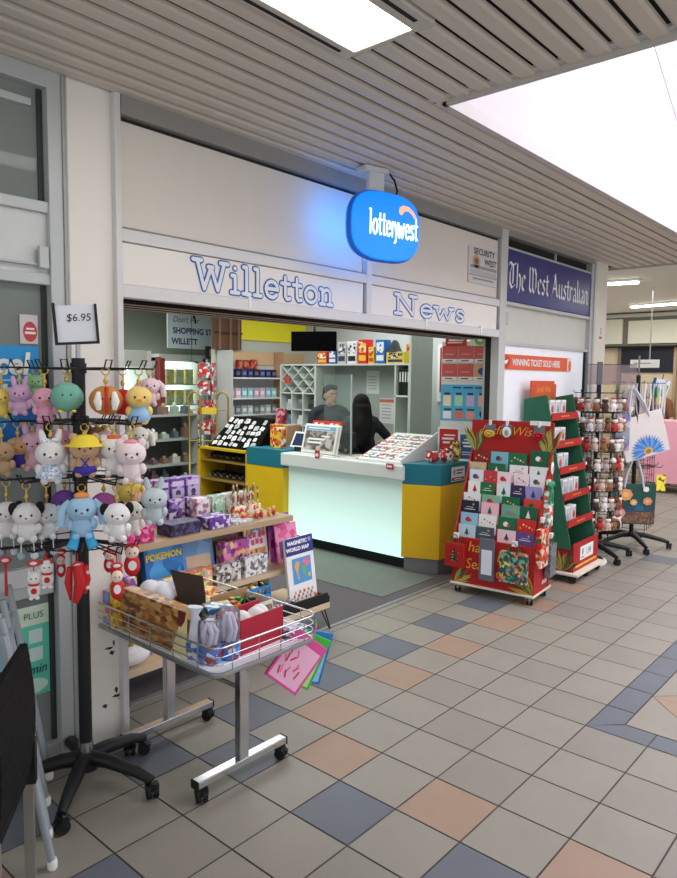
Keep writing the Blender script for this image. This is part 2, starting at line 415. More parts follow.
# scuffs at the pillar foot are dark marks on the paint
sc = MB(); SCUF = mat((70, 62, 58), .9)
for (u, v, w_, l_) in ((-.235, .47, .05, .012), (-.21, .445, .03, .02), (-.2, .23, .05, .015), (-.17, .21, .06, .012), (-.25, .2, .03, .02), (-.185, .26, .02, .03), (-.19, .49, .012, .03), (-.16, .235, .015, .04)):
    F = FR(u, 0, v); sc.poly(F, [(0, 0), (w_*.4, l_*.5), (w_, l_*.1), (w_*.7, -l_*.7), (w_*.3, -l_*.3)], SCUF, .001)
S(sc, 'trim_8')
sg = tag(MB().bx(-.124, 1.60, -.012, .01, 2.148, 2.332, PANEL).build('shop_sign_board'), 'cream sign board lettered Willetton in blue outline above the shop opening', 'sign')
sg2 = tag(MB().bx(1.67, 3.335, -.012, .01, 2.148, 2.332, PANEL).build('shop_sign_board'), 'cream sign board lettered News in blue outline above the shop opening', 'sign')
SIGNB = mat((30, 98, 180), .5); SIGNW = mat((226, 230, 232), .5)
for par, word, x0, x1, cap in ((sg, 'Willetton', .29, 1.33, .138), (sg2, 'News', 1.94, 2.86, .125)):
    tmp = MB(); Lw = letters(tmp, FR(0, 0, 0), word, cap, .03, SIGNB); sx = (x1-x0)/Lw
    b = MB(); z0 = 2.172 if word == 'Willetton' else 2.176
    letters(b, FR(x0, -.012, z0), word, cap, .036, SIGNB, .0015, sx=sx)
    letters(b, FR(x0, -.012, z0), word, cap, .0205, SIGNW, .0042, sx=sx)
    b.build('lettering', par)
# retracted roller shutter seen from below
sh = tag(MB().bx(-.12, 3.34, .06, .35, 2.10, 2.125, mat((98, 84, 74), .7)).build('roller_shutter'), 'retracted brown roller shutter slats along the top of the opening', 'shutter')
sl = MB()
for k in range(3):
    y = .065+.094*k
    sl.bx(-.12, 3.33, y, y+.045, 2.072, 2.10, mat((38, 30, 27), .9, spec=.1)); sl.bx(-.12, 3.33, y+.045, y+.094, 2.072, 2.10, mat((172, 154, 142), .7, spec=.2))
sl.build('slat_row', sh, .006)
# ---------------- left shop window / door
DF = mat((186, 190, 190), .45, .25, var=.04, scale=3)
d = MB()
d.bx(-2.6, -.42, -.01, .09, 2.9, 2.985, DF)
d.bx(-.45, -.39, -.012, .09, 0, 2.985, DF)
d.bx(-2.6, -.42, .0, .08, 2.40, 2.445, DF); d.bx(-2.6, -.42, .0, .08, 2.105, 2.15, DF)
d.bx(-2.6, -.44, .02, .07, 2.14, 2.41, mat((206, 208, 206), .5, .1)); d.bx(-.66, -.5, -.005, .02, 2.18, 2.19, DF)
d.bx(-2.6, -.42, -.005, .09, 0, .12, DF)
d.bx(-2.6, -.46, .005, .08, .84, .92, mat((206, 208, 206), .45, .1)); d.bx(-2.6, -.46, .01, .08, .79, .84, DF); d.bx(-.472, -.45, .03, .08, .12, 2.9, mat((52, 54, 54), .5))
d.bx(-2.6, -.5, .02, .07, 2.82, 2.85, DF)
d.bx(-.5, -.46, -.02, .0, 2.17, 2.26, DF)
dr = S(d, 'door_1', None, .003)
PANE = clear((206, 214, 210), .16, .72)
p = MB().bx(-2.6, -.46, .04, .046, 2.44, 2.92, PANE); p.bx(-2.6, -.46, .04, .046, .92, 2.11, PANE); p.bx(-2.6, -.46, .04, .046, .12, .80, PANE)
p.build('pane', dr)
bk = MB().bx(-3.2, -.45, 1.3, 1.34, 0, 3, mat((128, 130, 120), .8)); bk.bx(-3.2, -.45, .1, 1.34, -.02, .0, mat((90, 86, 80), .8)); bk.bx(-.45, -.40, .1, 1.34, 0, 3, mat((110, 108, 100), .8))
bk.bx(-3.2, -.4, .1, 1.34, 2.98, 3.0, mat((150, 150, 144), .8)); S(bk, 'wall_neighbour')
bl = MB()
for k in range(26): bl.box((-1.9+.055*k, 1.15, 1.55), (.05, .006, 1.1), mat((150, 144, 126), .8), rz=.5)
tag(bl.build('vertical_blind'), 'beige vertical blinds hanging behind the glass of the left shop door', 'blind', None, None)
for k, (z, x) in enumerate(((2.62, -.75), (2.02, -.7))):
    tag(MB().bx(x-.5, x+.16, .70, .80, z, z+.07, mat((240, 244, 240), .5, emit=2.2)).build('tube_light', None, .01), ['tube light seen through the upper left window pane', 'tube light seen through the glass of the left door'][k], 'light')
# stickers on the left door glass
k = MB(); BL = mat((40, 150, 214), .4); k.rect(FR(-.9, .036, 1.36), 0, .412, 0, .49, BL, .001)
F = FR(-.9, .036, 1.36); k.poly(F, [(0, 0), (.25, 0), (.412, .20), (.412, .30), (.2, .1), (0, .12)], mat((24, 104, 176), .4), .002)
k.text(F, 'Excel', .105, WHITE, .003, 'RIGHT', 1.0, .2, .003) if False else None
k.text(frame((-.535, .033, 1.735), (1, 0, 0), (0, 0, 1)), 'cel', .125, WHITE, .003, 'RIGHT', 1.0, .15, .004)
k.text(frame((-.50, .033, 1.58), (1, 0, 0), (0, 0, 1)), 'LA', .16, WHITE, .003, 'RIGHT', .9, .15, .004)
k.rect(F, 0.02, .40, .345, .352, mat((160, 214, 240), .5), .003)
tag(k.build('window_poster'), 'bright blue poster with white lettering stuck inside the left door glass', 'poster')
k = MB(); F = FR(-.565, .036, 1.86); k.rect(F, 0, .075, 0, .12, mat((214, 206, 206), .5), .001); k.disc(F, .042, .05, .03, .042, mat((200, 70, 74), .5), .002); k.rect(F, .02, .065, .04, .05, WHITE, .0025); k.rect(F, .025, .06, .058, .066, WHITE, .0025)
tag(k.build('warning_sticker'), 'small white sticker with a red round badge above the blue poster', 'sticker')
k = MB(); F = FR(-.84, .036, .345); TEAL = mat((90, 196, 166), .45)
k.rect(F, 0, .365, 0, .40, TEAL, .001); k.rect(F, 0, .365, .315, .40, mat((206, 222, 200), .5), .002)
k.disc(F, .18, .215, .085, .095, mat((34, 52, 110), .5), .003); k.disc(F, .165, .21, .045, .06, mat((130, 170, 190), .5), .004)
k.rect(F, .275, .335, .235, .295, mat((196, 220, 210), .5), .003); k.rect(F, .275, .335, .155, .215, mat((196, 220, 210), .5), .003)
k.disc(F, .28, .045, .075, .035, mat((190, 224, 210), .5), .003)
k.text(frame((-.49, .033, .445), (1, 0, 0), (0, 0, 1)), 'c/min', .06, mat((24, 40, 90), .5), .004, 'RIGHT', .9, .2)
k.text(frame((-.50, .033, .69), (1, 0, 0), (0, 0, 1)), 'PLUS', .04, mat((70, 120, 100), .5), .004, 'RIGHT')
tag(k.build('window_poster'), 'teal poster with a dark blue circle low on the left door glass', 'poster')

# ---------------- right bay: newspaper sign, panel, white covered window
rb = MB()
BFR = mat((190, 192, 190), .45, .25)
rb.bx(3.47, 5.36, .03, .07, 2.03, 2.385, mat((204, 204, 194), .55)); rb.bx(3.47, 5.36, .0, .05, 2.03, 2.06, BFR)
rb.bx(3.47, 5.36, -.01, .05, 2.365, 2.395, BFR); rb.bx(3.47, 5.36, .0, .05, 2.83, 2.85, BFR); rb.bx(3.47, 5.36, .05, .08, 2.84, 2.95, DK); rb.bx(4.52, 4.54, .03, .06, 2.85, 2.93, BFR)
rb.bx(3.47, 5.36, -.02, .1, 2.93, 2.985, GREYT); rb.bx(5.30, 5.36, -.015, .08, 0, 2.95, BFR); rb.bx(3.47, 3.50, -.012, .06, 0, 2.95, BFR)
rb.bx(3.49, 3.53, -.02, .0, 2.2, 2.3, BFR); rb.bx(5.24, 5.26, .0, .045, 0, 2.03, DK)
S(rb, 'wall_right_bay', None, .002)
wp = MB().bx(3.5, 5.24, .02, .035, .25, 2.03, mat((232, 236, 240), .4, emit=.10)); wp.bx(3.5, 5.24, .02, .05, 0, .25, BFR)
tag(wp.build('window_cover'), 'large white covering over the shop window right of the opening', 'window cover')
ns = MB().bx(3.50, 5.30, -.005, .02, 2.40, 2.83, mat((44, 46, 118), .3, var=.04))
tmp = MB(); Lw = blackletter(tmp, FR(0, 0, 0), 'The West Australian', .2, WHITE)
ns = tag(ns.build('newspaper_sign', None, .003), 'dark blue sign reading The West Australian in white blackletter', 'sign')
b = MB(); blackletter(b, FR(3.53, -.005, 2.51), 'The West Australian', .215, mat((236, 236, 240), .4), .002, sx=1.70/(Lw*1.075), nib=(.115, .09)); b.build('lettering', ns)
bn = MB().bx(3.46, 4.90, .008, .018, 1.825, 1.955, mat((222, 96, 58), .5, var=.1))
bn.disc(FR(3.46, .008, 1.825), .10, .065, .075, .055, mat((196, 60, 40), .5), .001); bn.rect(FR(3.46, .008, 1.825), 1.36, 1.45, .005, .125, mat((236, 226, 216), .5), .001)
bn.text(FR(4.16, .008, 1.862), 'WINNING TICKET SOLD HERE', .083, WHITE, .002, 'CENTER', .86, 0, .002); bn.poly(FR(3.55, .008, 1.88), [(-.05, -.02), (.03, .0), (.05, .03), (-.02, .02)], WHITE, .002)
bn.disc(FR(4.88, .008, 1.88), 0, 0, .035, .055, mat((224, 120, 60), .5), .002)
tag(bn.build('banner'), 'orange banner with white capitals stuck across the white covered window', 'banner')
pb = MB().bx(5.36, 5.40, -.03, .4, 0, 2.985, BFR); pb.bx(5.40, 5.70, -.03, .4, 0, 2.985, mat((218, 212, 198), .6, var=.03))
S(pb, 'wall_end_pillar', None, .004)
k = MB().rect(FR(5.5, -.03, 2.16), 0, .1, 0, .16, mat((226, 220, 216), .5), .001); k.rect(FR(5.5, -.03, 2.16), .01, .09, .02, .045, mat((190, 60, 60), .5), .002); k.rect(FR(5.5, -.03, 2.16), .03, .075, .06, .14, mat((170, 176, 196), .5), .002)
tag(k.build('pillar_sticker'), 'small white sticker with a red stripe on the cream end pillar', 'sticker')

# ---------------- far shops past the corridor
fw = MB(); TAN = mat((204, 188, 156), .7, var=.03)
fw.bx(11.0, 11.1, -4, 6, 0, 2.95, TAN)
S(fw, 'wall_far')
bh = MB(); BX = mat((212, 212, 192), .6)
bh.bx(10.88, 11.0, -4, 6, 2.34, 2.90, mat((120, 116, 104), .6))
bh.bx(10.84, 10.9, -3.0, 1.50, 2.40, 2.80, BX); bh.bx(10.84, 10.9, 1.60, 4, 2.40, 2.84, BX); bh.bx(10.82, 10.9, -4, 6, 2.86, 2.92, mat((190, 188, 176), .5)); bh.bx(10.82, 10.9, -4, 6, 2.33, 2.36, DK)
bh.bx(10.93, 11.0, -.6, .66, 0, 2.35, TAN)
S(bh, 'trim_9', None, .004)
dw = MB().bx(10.96, 11.0, .75, 1.64, 1.90, 2.34, mat((30, 34, 46), .3)); dw.bx(10.95, 11.0, .70, .75, 0, 2.34, mat((170, 150, 118), .6)); dw.bx(10.95, 11.0, 1.64, 1.70, 0, 2.34, mat((120, 112, 98), .6))
S(dw, 'window_1')
S(MB().bx(5.7, 5.75, .3, 6.6, 0, 2.98, mat((206, 200, 184), .7)), 'wall_shop_outer')
k = MB(); DOTM = mat((246, 240, 224), .4, emit=.4)
for a, b_ in ((0, 0), (.06, .03), (.12, .1), (.04, .16), (.16, .2), (.1, -.04), (.2, 0), (.02, .24), (.18, .26)): k.disc(WR(10.99, 2.22, 2.08), a, b_-.05, .015, .02, DOTM, .002)
tag(k.build('light_string'), 'cluster of small white dots on the tan wall left of the dark window', 'decoration')
k = MB().bx(7.6, 7.62, -.02, .34, 1.915, 2.02, WHITE); k.rect(WR(7.6, .30, 1.95), 0, .22, .02, .028, mat((120, 120, 124), .5), .002); k.cyl((7.61, .10, 1.97), (7.61, .10, 2.95), .008, STEEL)
tag(k.build('hanging_sign'), 'white blank rectangular sign hanging before the dark window past the pillar', 'sign')

# ---------------- shop interior shell
IW = mat((206, 208, 200), .7, var=.03, scale=2)
w_ = MB().bx(3.96, 5.72, 4.42, 4.5, 0, 2.8, IW); S(w_, 'wall_back')
S(MB().bx(-.2, 5.72, 6.6, 6.66, 0, 2.8, mat((126, 130, 120), .7)), 'wall_back_left')
S(MB().bx(-.2, -.1, .3, 6.6, 0, 2.8, mat((170, 172, 162), .7)), 'wall_left')
S(MB().bx(5.62, 5.7, .3, 4.5, 0, 2.8, mat((200, 206, 204), .7)), 'wall_right')
S(MB().bx(3.42, 5.7, .09, .15, 0, 2.8, mat((190, 194, 190), .7)), 'wall_right_inner')
S(MB().bx(-.2, 5.72, .3, 6.66, 2.8, 2.86, mat((206, 206, 198), .8)), 'ceiling_shop')
S(MB().bx(-.1, 3.36, .36, .40, 2.11, 2.8, mat((150, 148, 142), .8)), 'wall_front_inner')

# ---------------- camera and light
cd = bpy.data.cameras.new('camera'); cam = bpy.data.objects.new('camera', cd); COL.objects.link(cam)
cd.sensor_fit = 'VERTICAL'; cd.sensor_height = 24; cd.lens = FPX/878*24; cd.clip_start = .05; cd.clip_end = 100
M = Matrix((CR, CU, -CF)).transposed().to_4x4(); M.translation = CAM; cam.matrix_world = M
SC.camera = cam
def area(name, loc, size, power, col=(1, 1, 1), rot=(0, 0, 0), sy=None):
    l = bpy.data.lights.new(name, 'AREA'); l.energy = power; l.color = col; l.size = size
    if sy: l.shape = 'RECTANGLE'; l.size_y = sy
    o = bpy.data.objects.new(name, l); COL.objects.link(o); o.location = loc; o.rotation_euler = rot; return o
w = bpy.data.worlds.new('sky'); SC.world = w; w.use_nodes = True
w.node_tree.nodes['Background'].inputs[0].default_value = (.93, .96, 1, 1); w.node_tree.nodes['Background'].inputs[1].default_value = .95
area('skylight', (4.4, -3.3, 4.6), 5.5, 45, (1, .985, 1), sy=4.2)
area('shop_tubes', (2.0, 2.6, 2.76), 3.0, 75, (.95, 1, .97), sy=2.6)
area('shop_tubes', (4.7, 2.2, 2.76), 1.4, 22, (.95, 1, .97), sy=2.0)
area('shop_tubes', (2.0, 5.6, 2.76), 3.0, 22, (.95, 1, .97), sy=1.2)
area('corridor_tubes', (8.6, .2, 2.9), 3.0, 70, (1, .98, .94), sy=3)
SC.view_settings.view_transform = 'Standard'; SC.view_settings.look = 'None'; SC.view_settings.exposure = .35; SC.view_settings.gamma = 1
# ================================================================ LOTTERY SIGN AND WALL SIGNS
r = T('illuminated_sign', 'glowing blue rounded sign with white handwritten lettering hung from a bracket', 'sign', (1.455, -.26, 2.62), math.radians(-15))
def blob(w, h, n=40, p=2.9):
    o = []
    for i in range(n):
        a = 2*PI*i/n; c, s_ = math.cos(a), math.sin(a)
        o.append((w*math.copysign(abs(c)**(2/p), c), h*math.copysign(abs(s_)**(2/p), s_)+.05*w*0))
    return o
LB = mat((4, 118, 226), .3, emit=.85, var=.02); LBD = mat((20, 84, 168), .35, emit=.35)
F = FR(0, -.06, 0)
b = MB(); b.prism(blob(.262, .205), F, .045, LBD, -.055); b.build('housing', r, .02)
b = MB(); b.prism(blob(.252, .195), F, .012, LB, -.012); b.prism(blob(.252, .195), frame((0, -.004, 0), (-1, 0, 0), (0, 0, 1)), .012, LB, .0); b.build('face_panel', r, .006)
b = MB(); LW_ = mat((250, 252, 255), .4, emit=1.2)
tmp = MB(); Lw = letters(tmp, FR(0, 0, 0), 'lotterywest', .2, .02, LW_, serif=False)
FS = frame((-.13, -.0615, -.05), (1, 0, -.02), (.02, 0, 1)); letters(b, FS, 'lotterywest', .135, .0115, LW_, .002, serif=False, sx=.365/(Lw*.135/.2), gap=0)
b.build('lettering', r)
b = MB(); b.poly(F, [(p[0]*.82+.07, p[1]*.75+.035) for p in [(.02, .075), (.025, .115), (.06, .135), (.11, .13), (.155, .10), (.185, .055), (.19, .035), (.165, .045), (.14, .075), (.11, .095), (.08, .095), (.06, .08), (.05, .062), (.035, .06)]], mat((255, 176, 140), .4, emit=.65), .003); b.build('swoosh_emblem', r)
b = MB(); b.bx(-.09, .02, -.005, .03, .18, .345, RAIL); b.bx(-.13, .04, -.02, .08, .315, .345, RAIL); b.build('bracket', r, .006)
b = MB(); b.tube([(.1, .0, .175), (.12, .0, .23), (.12, .03, .30), (.10, .05, .34)], .006, BLACK); b.build('power_cable', r)
area('sign_glow', (1.36, -.17, 2.64), .45, 1.1, (.08, .32, 1), rot=(math.radians(90), 0, 0), sy=.3)
b = MB().bx(2.88, 3.325, -.012, .0, 2.485, 2.765, mat((206, 204, 200), .5)); F = FR(2.88, -.012, 2.485); BK = mat((36, 34, 36), .5)
b.text(F @ Matrix.Translation((.23, .225, 0)), 'SECURITY', .066, BK, .001, 'CENTER', 1.12, 0, .0016); b.text(F @ Matrix.Translation((.33, .155, 0)), 'WEST', .066, BK, .001, 'CENTER', 1.12, 0, .0016)
b.disc(F, .11, .17, .06, .05, mat((196, 158, 110), .5), .001); b.disc(F, .11, .17, .03, .025, mat((120, 90, 70), .5), .002)
b.rect(F, .02, .43, .115, .14, mat((150, 150, 152), .5), .001); b.rect(F, .0, .445, .06, .066, mat((120, 120, 120), .5), .001); b.rect(F, .02, .43, .07, .105, mat((186, 184, 182), .5), .001); b.rect(F, .06, .38, .03, .045, mat((150, 148, 146), .5), .001)
tag(b.build('security_sign'), 'pale plate reading Security West above the right end of the opening', 'sign')

# ================================================================ SERVICE COUNTER
YEL = mat((232, 190, 24), .45, var=.03); TEALC = mat((28, 118, 136), .45, var=.03); GREYK = mat((128, 130, 132), .45, .3)
GLOW = None
def glow_mat():
    m = bpy.data.materials.new('backlit_acrylic'); m.use_nodes = True; nt = m.node_tree; bs = nt.nodes['Principled BSDF']
    tc = nt.nodes.new('ShaderNodeTexCoord'); sp = nt.nodes.new('ShaderNodeSeparateXYZ'); mr = nt.nodes.new('ShaderNodeMapRange')
    nt.links.new(tc.outputs['Object'], sp.inputs[0]); nt.links.new(sp.outputs['Z'], mr.inputs[0])
    mr.inputs[1].default_value = .12; mr.inputs[2].default_value = .8; mr.inputs[3].default_value = .62; mr.inputs[4].default_value = .10
    bs.inputs['Base Color'].default_value = rgb((222, 234, 230)); bs.inputs['Emission Color'].default_value = rgb((200, 255, 242))
    bs.inputs['Roughness'].default_value = .3
    nt.links.new(mr.outputs[0], bs.inputs['Emission Strength']); return m
r = T('service_counter', 'long shop counter with glowing white front between yellow and teal ends', 'counter')
b = MB(); b.bx(3.19, 3.24, .78, 2.26, .11, .84, glow_mat()); b.build('glowing_front_panel', r, .004)
WT = mat((226, 230, 226), .35, var=.02)
b = MB(); b.bx(3.11, 3.60, .74, 2.30, .83, .965, WT); b.build('worktop', r, .012)
b = MB(); b.bx(3.26, 3.60, .78, 2.26, 0, .83, mat((120, 124, 124), .6)); b.bx(3.24, 3.30, .78, 2.3, 0, .11, BLACKM); b.build('base', r)
def prism_end(pts, z0, z1, m):
    p = MB(); p.prism([(x, y) for x, y in pts], frame((0, 0, 0), (1, 0, 0), (0, 1, 0)), z1-z0, m, z0); return p
E1 = [(3.13, .76), (3.26, .44), (3.69, .42), (3.69, .76)]
prism_end(E1, .14, .80, YEL).build('yellow_panel', r, .003)
prism_end(E1, .80, .985, TEALC).build('teal_band', r, .003)
prism_end([(3.15, .74), (3.275, .46), (3.67, .44), (3.67, .74)], 0, .14, GREYK).build('kick_plate', r)
b = MB(); b.bx(3.12, 3.6, 2.27, 2.83, 0, .80, YEL); b.build('yellow_panel', r, .003)
b = MB(); b.bx(3.115, 3.6, 2.27, 2.83, .80, .985, TEALC); b.build('teal_band', r, .003)
# notice on the teal band
u = (Vector((3.26, .44, 0))-Vector((3.75, .42, 0)))
b = MB(); F = frame((3.40, .425, .825), (1, -.04, 0), (0, 0, 1)); b.rect(F, 0, .21, 0, .13, WHITE, .004); b.rect(F, .01, .20, .008, .035, mat((150, 30, 60), .5), .005)
b.disc(F, .045, .085, .022, .03, mat((200, 170, 200), .5), .005); b.rect(F, .08, .19, .09, .105, mat((190, 50, 110), .5), .005); b.rect(F, .08, .17, .065, .078, mat((70, 80, 160), .5), .005); b.rect(F, .04, .17, .016, .026, WHITE, .006)
tag(b.build('counter_notice'), 'small white and maroon notice stuck on the teal band at the right counter end', 'notice')
b = MB().bx(3.40, 3.41, 1.60, 1.96, .966, 1.77, clear((232, 240, 238), .04, .94)); b.bx(3.397, 3.413, 1.59, 1.602, .966, 1.77, mat((180, 196, 192), .3)); b.bx(3.397, 3.413, 1.60, 1.96, .966, .98, STEEL)
tag(b.build('counter_screen'), 'clear upright screen standing on the white worktop', 'screen')
# newspaper rack on the counter
r = T('newspaper_stand', 'small counter stand holding newspapers behind a red header', 'stand', (3.24, 1.84, .966), -PI/2)
lean = Matrix.Rotation(math.radians(-14), 4, 'X')
b = MB(); b.bx(-.24, .24, -.05, -.035, 0, .30, mat((236, 236, 232), .4), lean); b.bx(-.24, .24, -.10, .08, 0, .012, WHITE); b.build('back_board', r, .003)
b = MB(); b.bx(-.19, .20, -.01, .0, .25, .345, CARD_RED, lean); F = lean @ FR(0, -.011, .28); [b.poly(F, [(u, 0), (u+.05, .005), (u+.055, .045), (u+.01, .04)], mat((246, 206, 150) if i % 2 else (250, 236, 220), .5), .001) for i, u in enumerate((-.17, -.09, .04, .11))]; b.build('header', r)
r2 = T('newspaper', 'newspaper with a grey front-page picture leaning in the counter stand', 'newspaper', (3.24, 1.84, .966), -PI/2)
b = MB(); b.bx(-.225, .225, -.072, -.052, .006, .285, mat((226, 226, 222), .6), lean); F = lean @ FR(0, -.0725, 0)
b.rect(F, -.2, .2, .235, .275, mat((120, 170, 200), .5)); b.rect(F, -.2, .2, .035, .228, printed([(110, 104, 100), (150, 140, 130), (80, 76, 76), (190, 184, 176)], 26, seed=3)); b.rect(F, -.17, .12, .25, .262, WHITE, .002); b.rect(F, -.15, .08, .135, .155, WHITE, .003); b.rect(F, -.15, .03, .10, .12, WHITE, .003); b.rect(F, .02, .14, .17, .185, WHITE, .003); b.build('front_page', r2)
b = MB(); b.bx(-.01, .05, -.115, -.105, -.03, .05, mat((206, 60, 60), .5)); b.rect(FR(-.01, -.115, -.03), .01, .05, .02, .05, WHITE)
tag(b.build('price_tag', None, .002, (3.222, 1.80, .975)), 'small red price tag on the counter edge below the newspaper stand', 'tag'); bpy.context.scene.objects['price_tag'].rotation_euler.z = -PI/2
b = MB(); b.bx(-.04, .04, -.008, 0, 0, .05, mat((206, 44, 50), .5)); b.rect(FR(-.03, -.008, 0), 0, .06, .015, .035, WHITE)
o = tag(b.build('price_tag', None, .002, (3.105, .88, .925)), 'small red price tag at the right end of the white worktop', 'tag'); o.rotation_euler.z = -PI/2
# tablet and papers at the left end of the worktop
r = T('tablet', 'white framed tablet tilted on the counter left of the newspaper stand', 'tablet', (3.27, 2.19, .968), -PI/2)
M_ = Matrix.Translation((0, 0, .01)) @ Matrix.Rotation(math.radians(-28), 4, 'X')
b = MB(); b.bx(-.14, .14, -.012, 0, .03, .21, WHITE, M_); b.build('bezel', r, .004); b = MB(); b.bx(-.115, .115, -.0135, -.012, .05, .19, mat((40, 54, 84), .15), M_); b.build('screen', r); b = MB(); b.bx(-.07, .07, .0, .09, 0, .05, BLACK); b.build('foot', r, .006)
r = T('paper_box', 'red and orange snack box standing on the teal counter end beside the tablet', 'box', (3.25, 2.46, .986), -PI/2)
b = MB(); b.bx(-.05, .05, -.05, .05, 0, .22, printed([(222, 120, 30), (240, 190, 60), (190, 40, 30), (240, 230, 200)], 30)); b.build('carton', r, .004)
# sloped magazine display on the counter
r = T('magazine_display', 'sloping white tray of scratch tickets on the right of the worktop', 'display', (0, 0, 0))
def sl_pt(x, y): return (x, y, .985+.36*(x-3.16))
b = MB(); z1 = sl_pt(3.75, 0)[2]
b.add([(3.16, 1.30, .966), (3.75, 1.30, .966), (3.75, 1.30, z1), (3.16, 1.30, .985), (3.16, .80, .966), (3.75, .80, .966), (3.75, .80, z1), (3.16, .80, .985)], [(0, 1, 2, 3), (4, 7, 6, 5), (0, 3, 7, 4), (3, 2, 6, 7), (1, 5, 6, 2), (0, 4, 5, 1)], WT)
b.add([(3.15, .79, .966), (3.76, .79, .966), (3.76, .79, z1+.045), (3.15, .79, 1.01), (3.15, .80, .966), (3.76, .80, .966), (3.76, .80, z1+.045), (3.15, .80, 1.01)], [(0, 1, 2, 3), (4, 7, 6, 5), (2, 6, 7, 3), (0, 3, 7, 4), (1, 5, 6, 2)], WT)
b.build('tray', r)
PALS = [[(90, 130, 180), (230, 200, 150), (200, 80, 70), (240, 240, 235)], [(200, 120, 60), (240, 230, 210), (120, 90, 150), (70, 130, 110)], [(60, 120, 90), (210, 60, 60), (245, 235, 210), (90, 90, 110)], [(230, 180, 70), (60, 80, 140), (240, 240, 240), (180, 60, 90)]]
sn = math.atan(.36)
for a in range(4):
    for c in range(5):
        x = 3.19+.135*a; y = 1.255-.095*c
        F = frame(sl_pt(x+.055, y), (0, -1, 0), (math.cos(sn), 0, math.sin(sn)))
        k = MB(); k.X = F; k.bx(-.04, .04, -.05, .05, .0005, .005, printed(PALS[(a+c) % 4], 34, seed=a*5+c)); k.rect(Matrix.Identity(4), -.03, .03, -.035, -.01, WHITE, .0055)
        tag(k.build('scratch_ticket'), 'scratch ticket, %s from left, %s row from the front of the sloping tray' % (ORD[c], ORD[a]), 'ticket', 'scratch tickets on the counter tray')
for n_, (x, y, z0, w, h, pal, lab) in enumerate(((3.36, .60, .986, .13, .10, [(200, 40, 44), (240, 230, 220), (160, 24, 40)], 'small red and white sweet packet, left of the packets on the teal counter end'), (3.46, .52, .986, .13, .13, [(206, 50, 50), (240, 236, 230), (120, 30, 30)], 'red and white sweet packet between two others on the teal counter end'), (3.58, .50, .986, .12, .18, [(206, 170, 70), (150, 110, 40), (90, 60, 30), (240, 220, 150)], 'gold wrapped sweet bag on the teal counter end'))):
    r = T('sweet_packet', lab, 'packet', (x, y, z0), -PI/2+.5)
    b = MB(); b.ell((0, 0, h*.48), (w*.5, .035, h*.48), printed(pal, 40, seed=n_)); b.build('bag', r)
    b = MB(); b.bx(-w*.42, w*.42, -.004, .004, h*.88, h*1.06, printed(pal, 60, seed=n_+2)); b.build('crimped_top', r)
for n_, (x, y, w, dp, rz_) in enumerate(((0, 0, 0, 0, 0), (0, 0, 0, 0, 0), (3.24, 1.46, .2, .12, .1), (3.2, 1.05, .0, 0, 0))):
    if w: tag(MB().box((x, y, (.986 if x > 3.3 else .966)+.006), (dp, w, .012), printed([(230, 230, 228), (150, 160, 170), (236, 210, 200)], 26, seed=n_), rz_).build('paper_stack'), 'loose papers lying on the %s of the counter' % ['teal right end, left sheets', 'teal right end, beside the sweet packets', 'white worktop before the clear screen'][n_], 'papers')

# ================================================================ BACK UNIT BEHIND THE STAFF
UW = mat((214, 222, 214), .5, var=.02); UB = mat((168, 180, 174), .6); UG = mat((196, 204, 198), .6)
r = T('back_shelving', 'white back shelving unit with diamond cubbies behind the shop staff', 'shelving', (4.42, 2.62, 0), -PI/2)
# local: x to the right seen from the counter (world -y), front at y=0 ; world y = 2.62 - x
W0, W1 = -1.05, 1.0
b = MB(); b.bx(W0, W1, .36, .38, 0, 1.9, UB); b.bx(W0, W0+.02, 0, .36, 0, 1.9, UW); b.bx(W0, W1, .0, .38, 1.885, 1.905, UW); b.bx(-.44, -.415, 0, .36, 0, 1.885, UW); b.bx(.79, .81, .0, .36, .9, 1.885, UW); b.bx(W1-.02, W1, 0, .36, .9, 1.885, UW)
b.bx(.79, W1, 0, .36, 1.53, 1.55, UW); b.bx(.79, W1, 0, .36, 1.08, 1.10, UW); b.build('carcass', r, .002)
b = MB(); b.bx(W1, W1+.03, -.02, .40, 0, 2.25, UG); b.bx(.72, W1+.02, .2, .40, 1.905, 1.93, UG); b.build('end_panel', r, .003)
b = MB()
L0, L1, Z0, Z1 = W0+.02, -.44, 1.54, 1.885
nx = 3; dw_ = (L1-L0)/nx; dh = (Z1-Z0)/2
for i in range(-2, nx+2):
    for sgn in (1, -1):
        # slanted dividers clipped to the cubby box
        pts = []
        for s_ in range(0, 41):
            z = Z0+(Z1-Z0)*s_/40; x = L0+dw_*i+sgn*(z-Z0)/dh*dw_
            if L0-.001 <= x <= L1+.001: pts.append((x, z))
        if len(pts) > 1:
            (xa, za), (xb, zb) = pts[0], pts[-1]; an = math.atan2(zb-za, xb-xa); ln = math.hypot(xb-xa, zb-za)
            b.box(((xa+xb)/2, .15, (za+zb)/2), (ln, .28, .012), UW, ry=-an)
b.bx(L0, L1, 0, .36, 1.53, 1.548, UW)
for i in range(1, 3): b.bx(L0+dw_*i-.008, L0+dw_*i+.008, 0, .36, .95, 1.53, UW)
for z in (1.33, 1.13): b.bx(L0, L1, 0, .36, z-.008, z+.008, UW)
b.build('cubby_dividers', r)
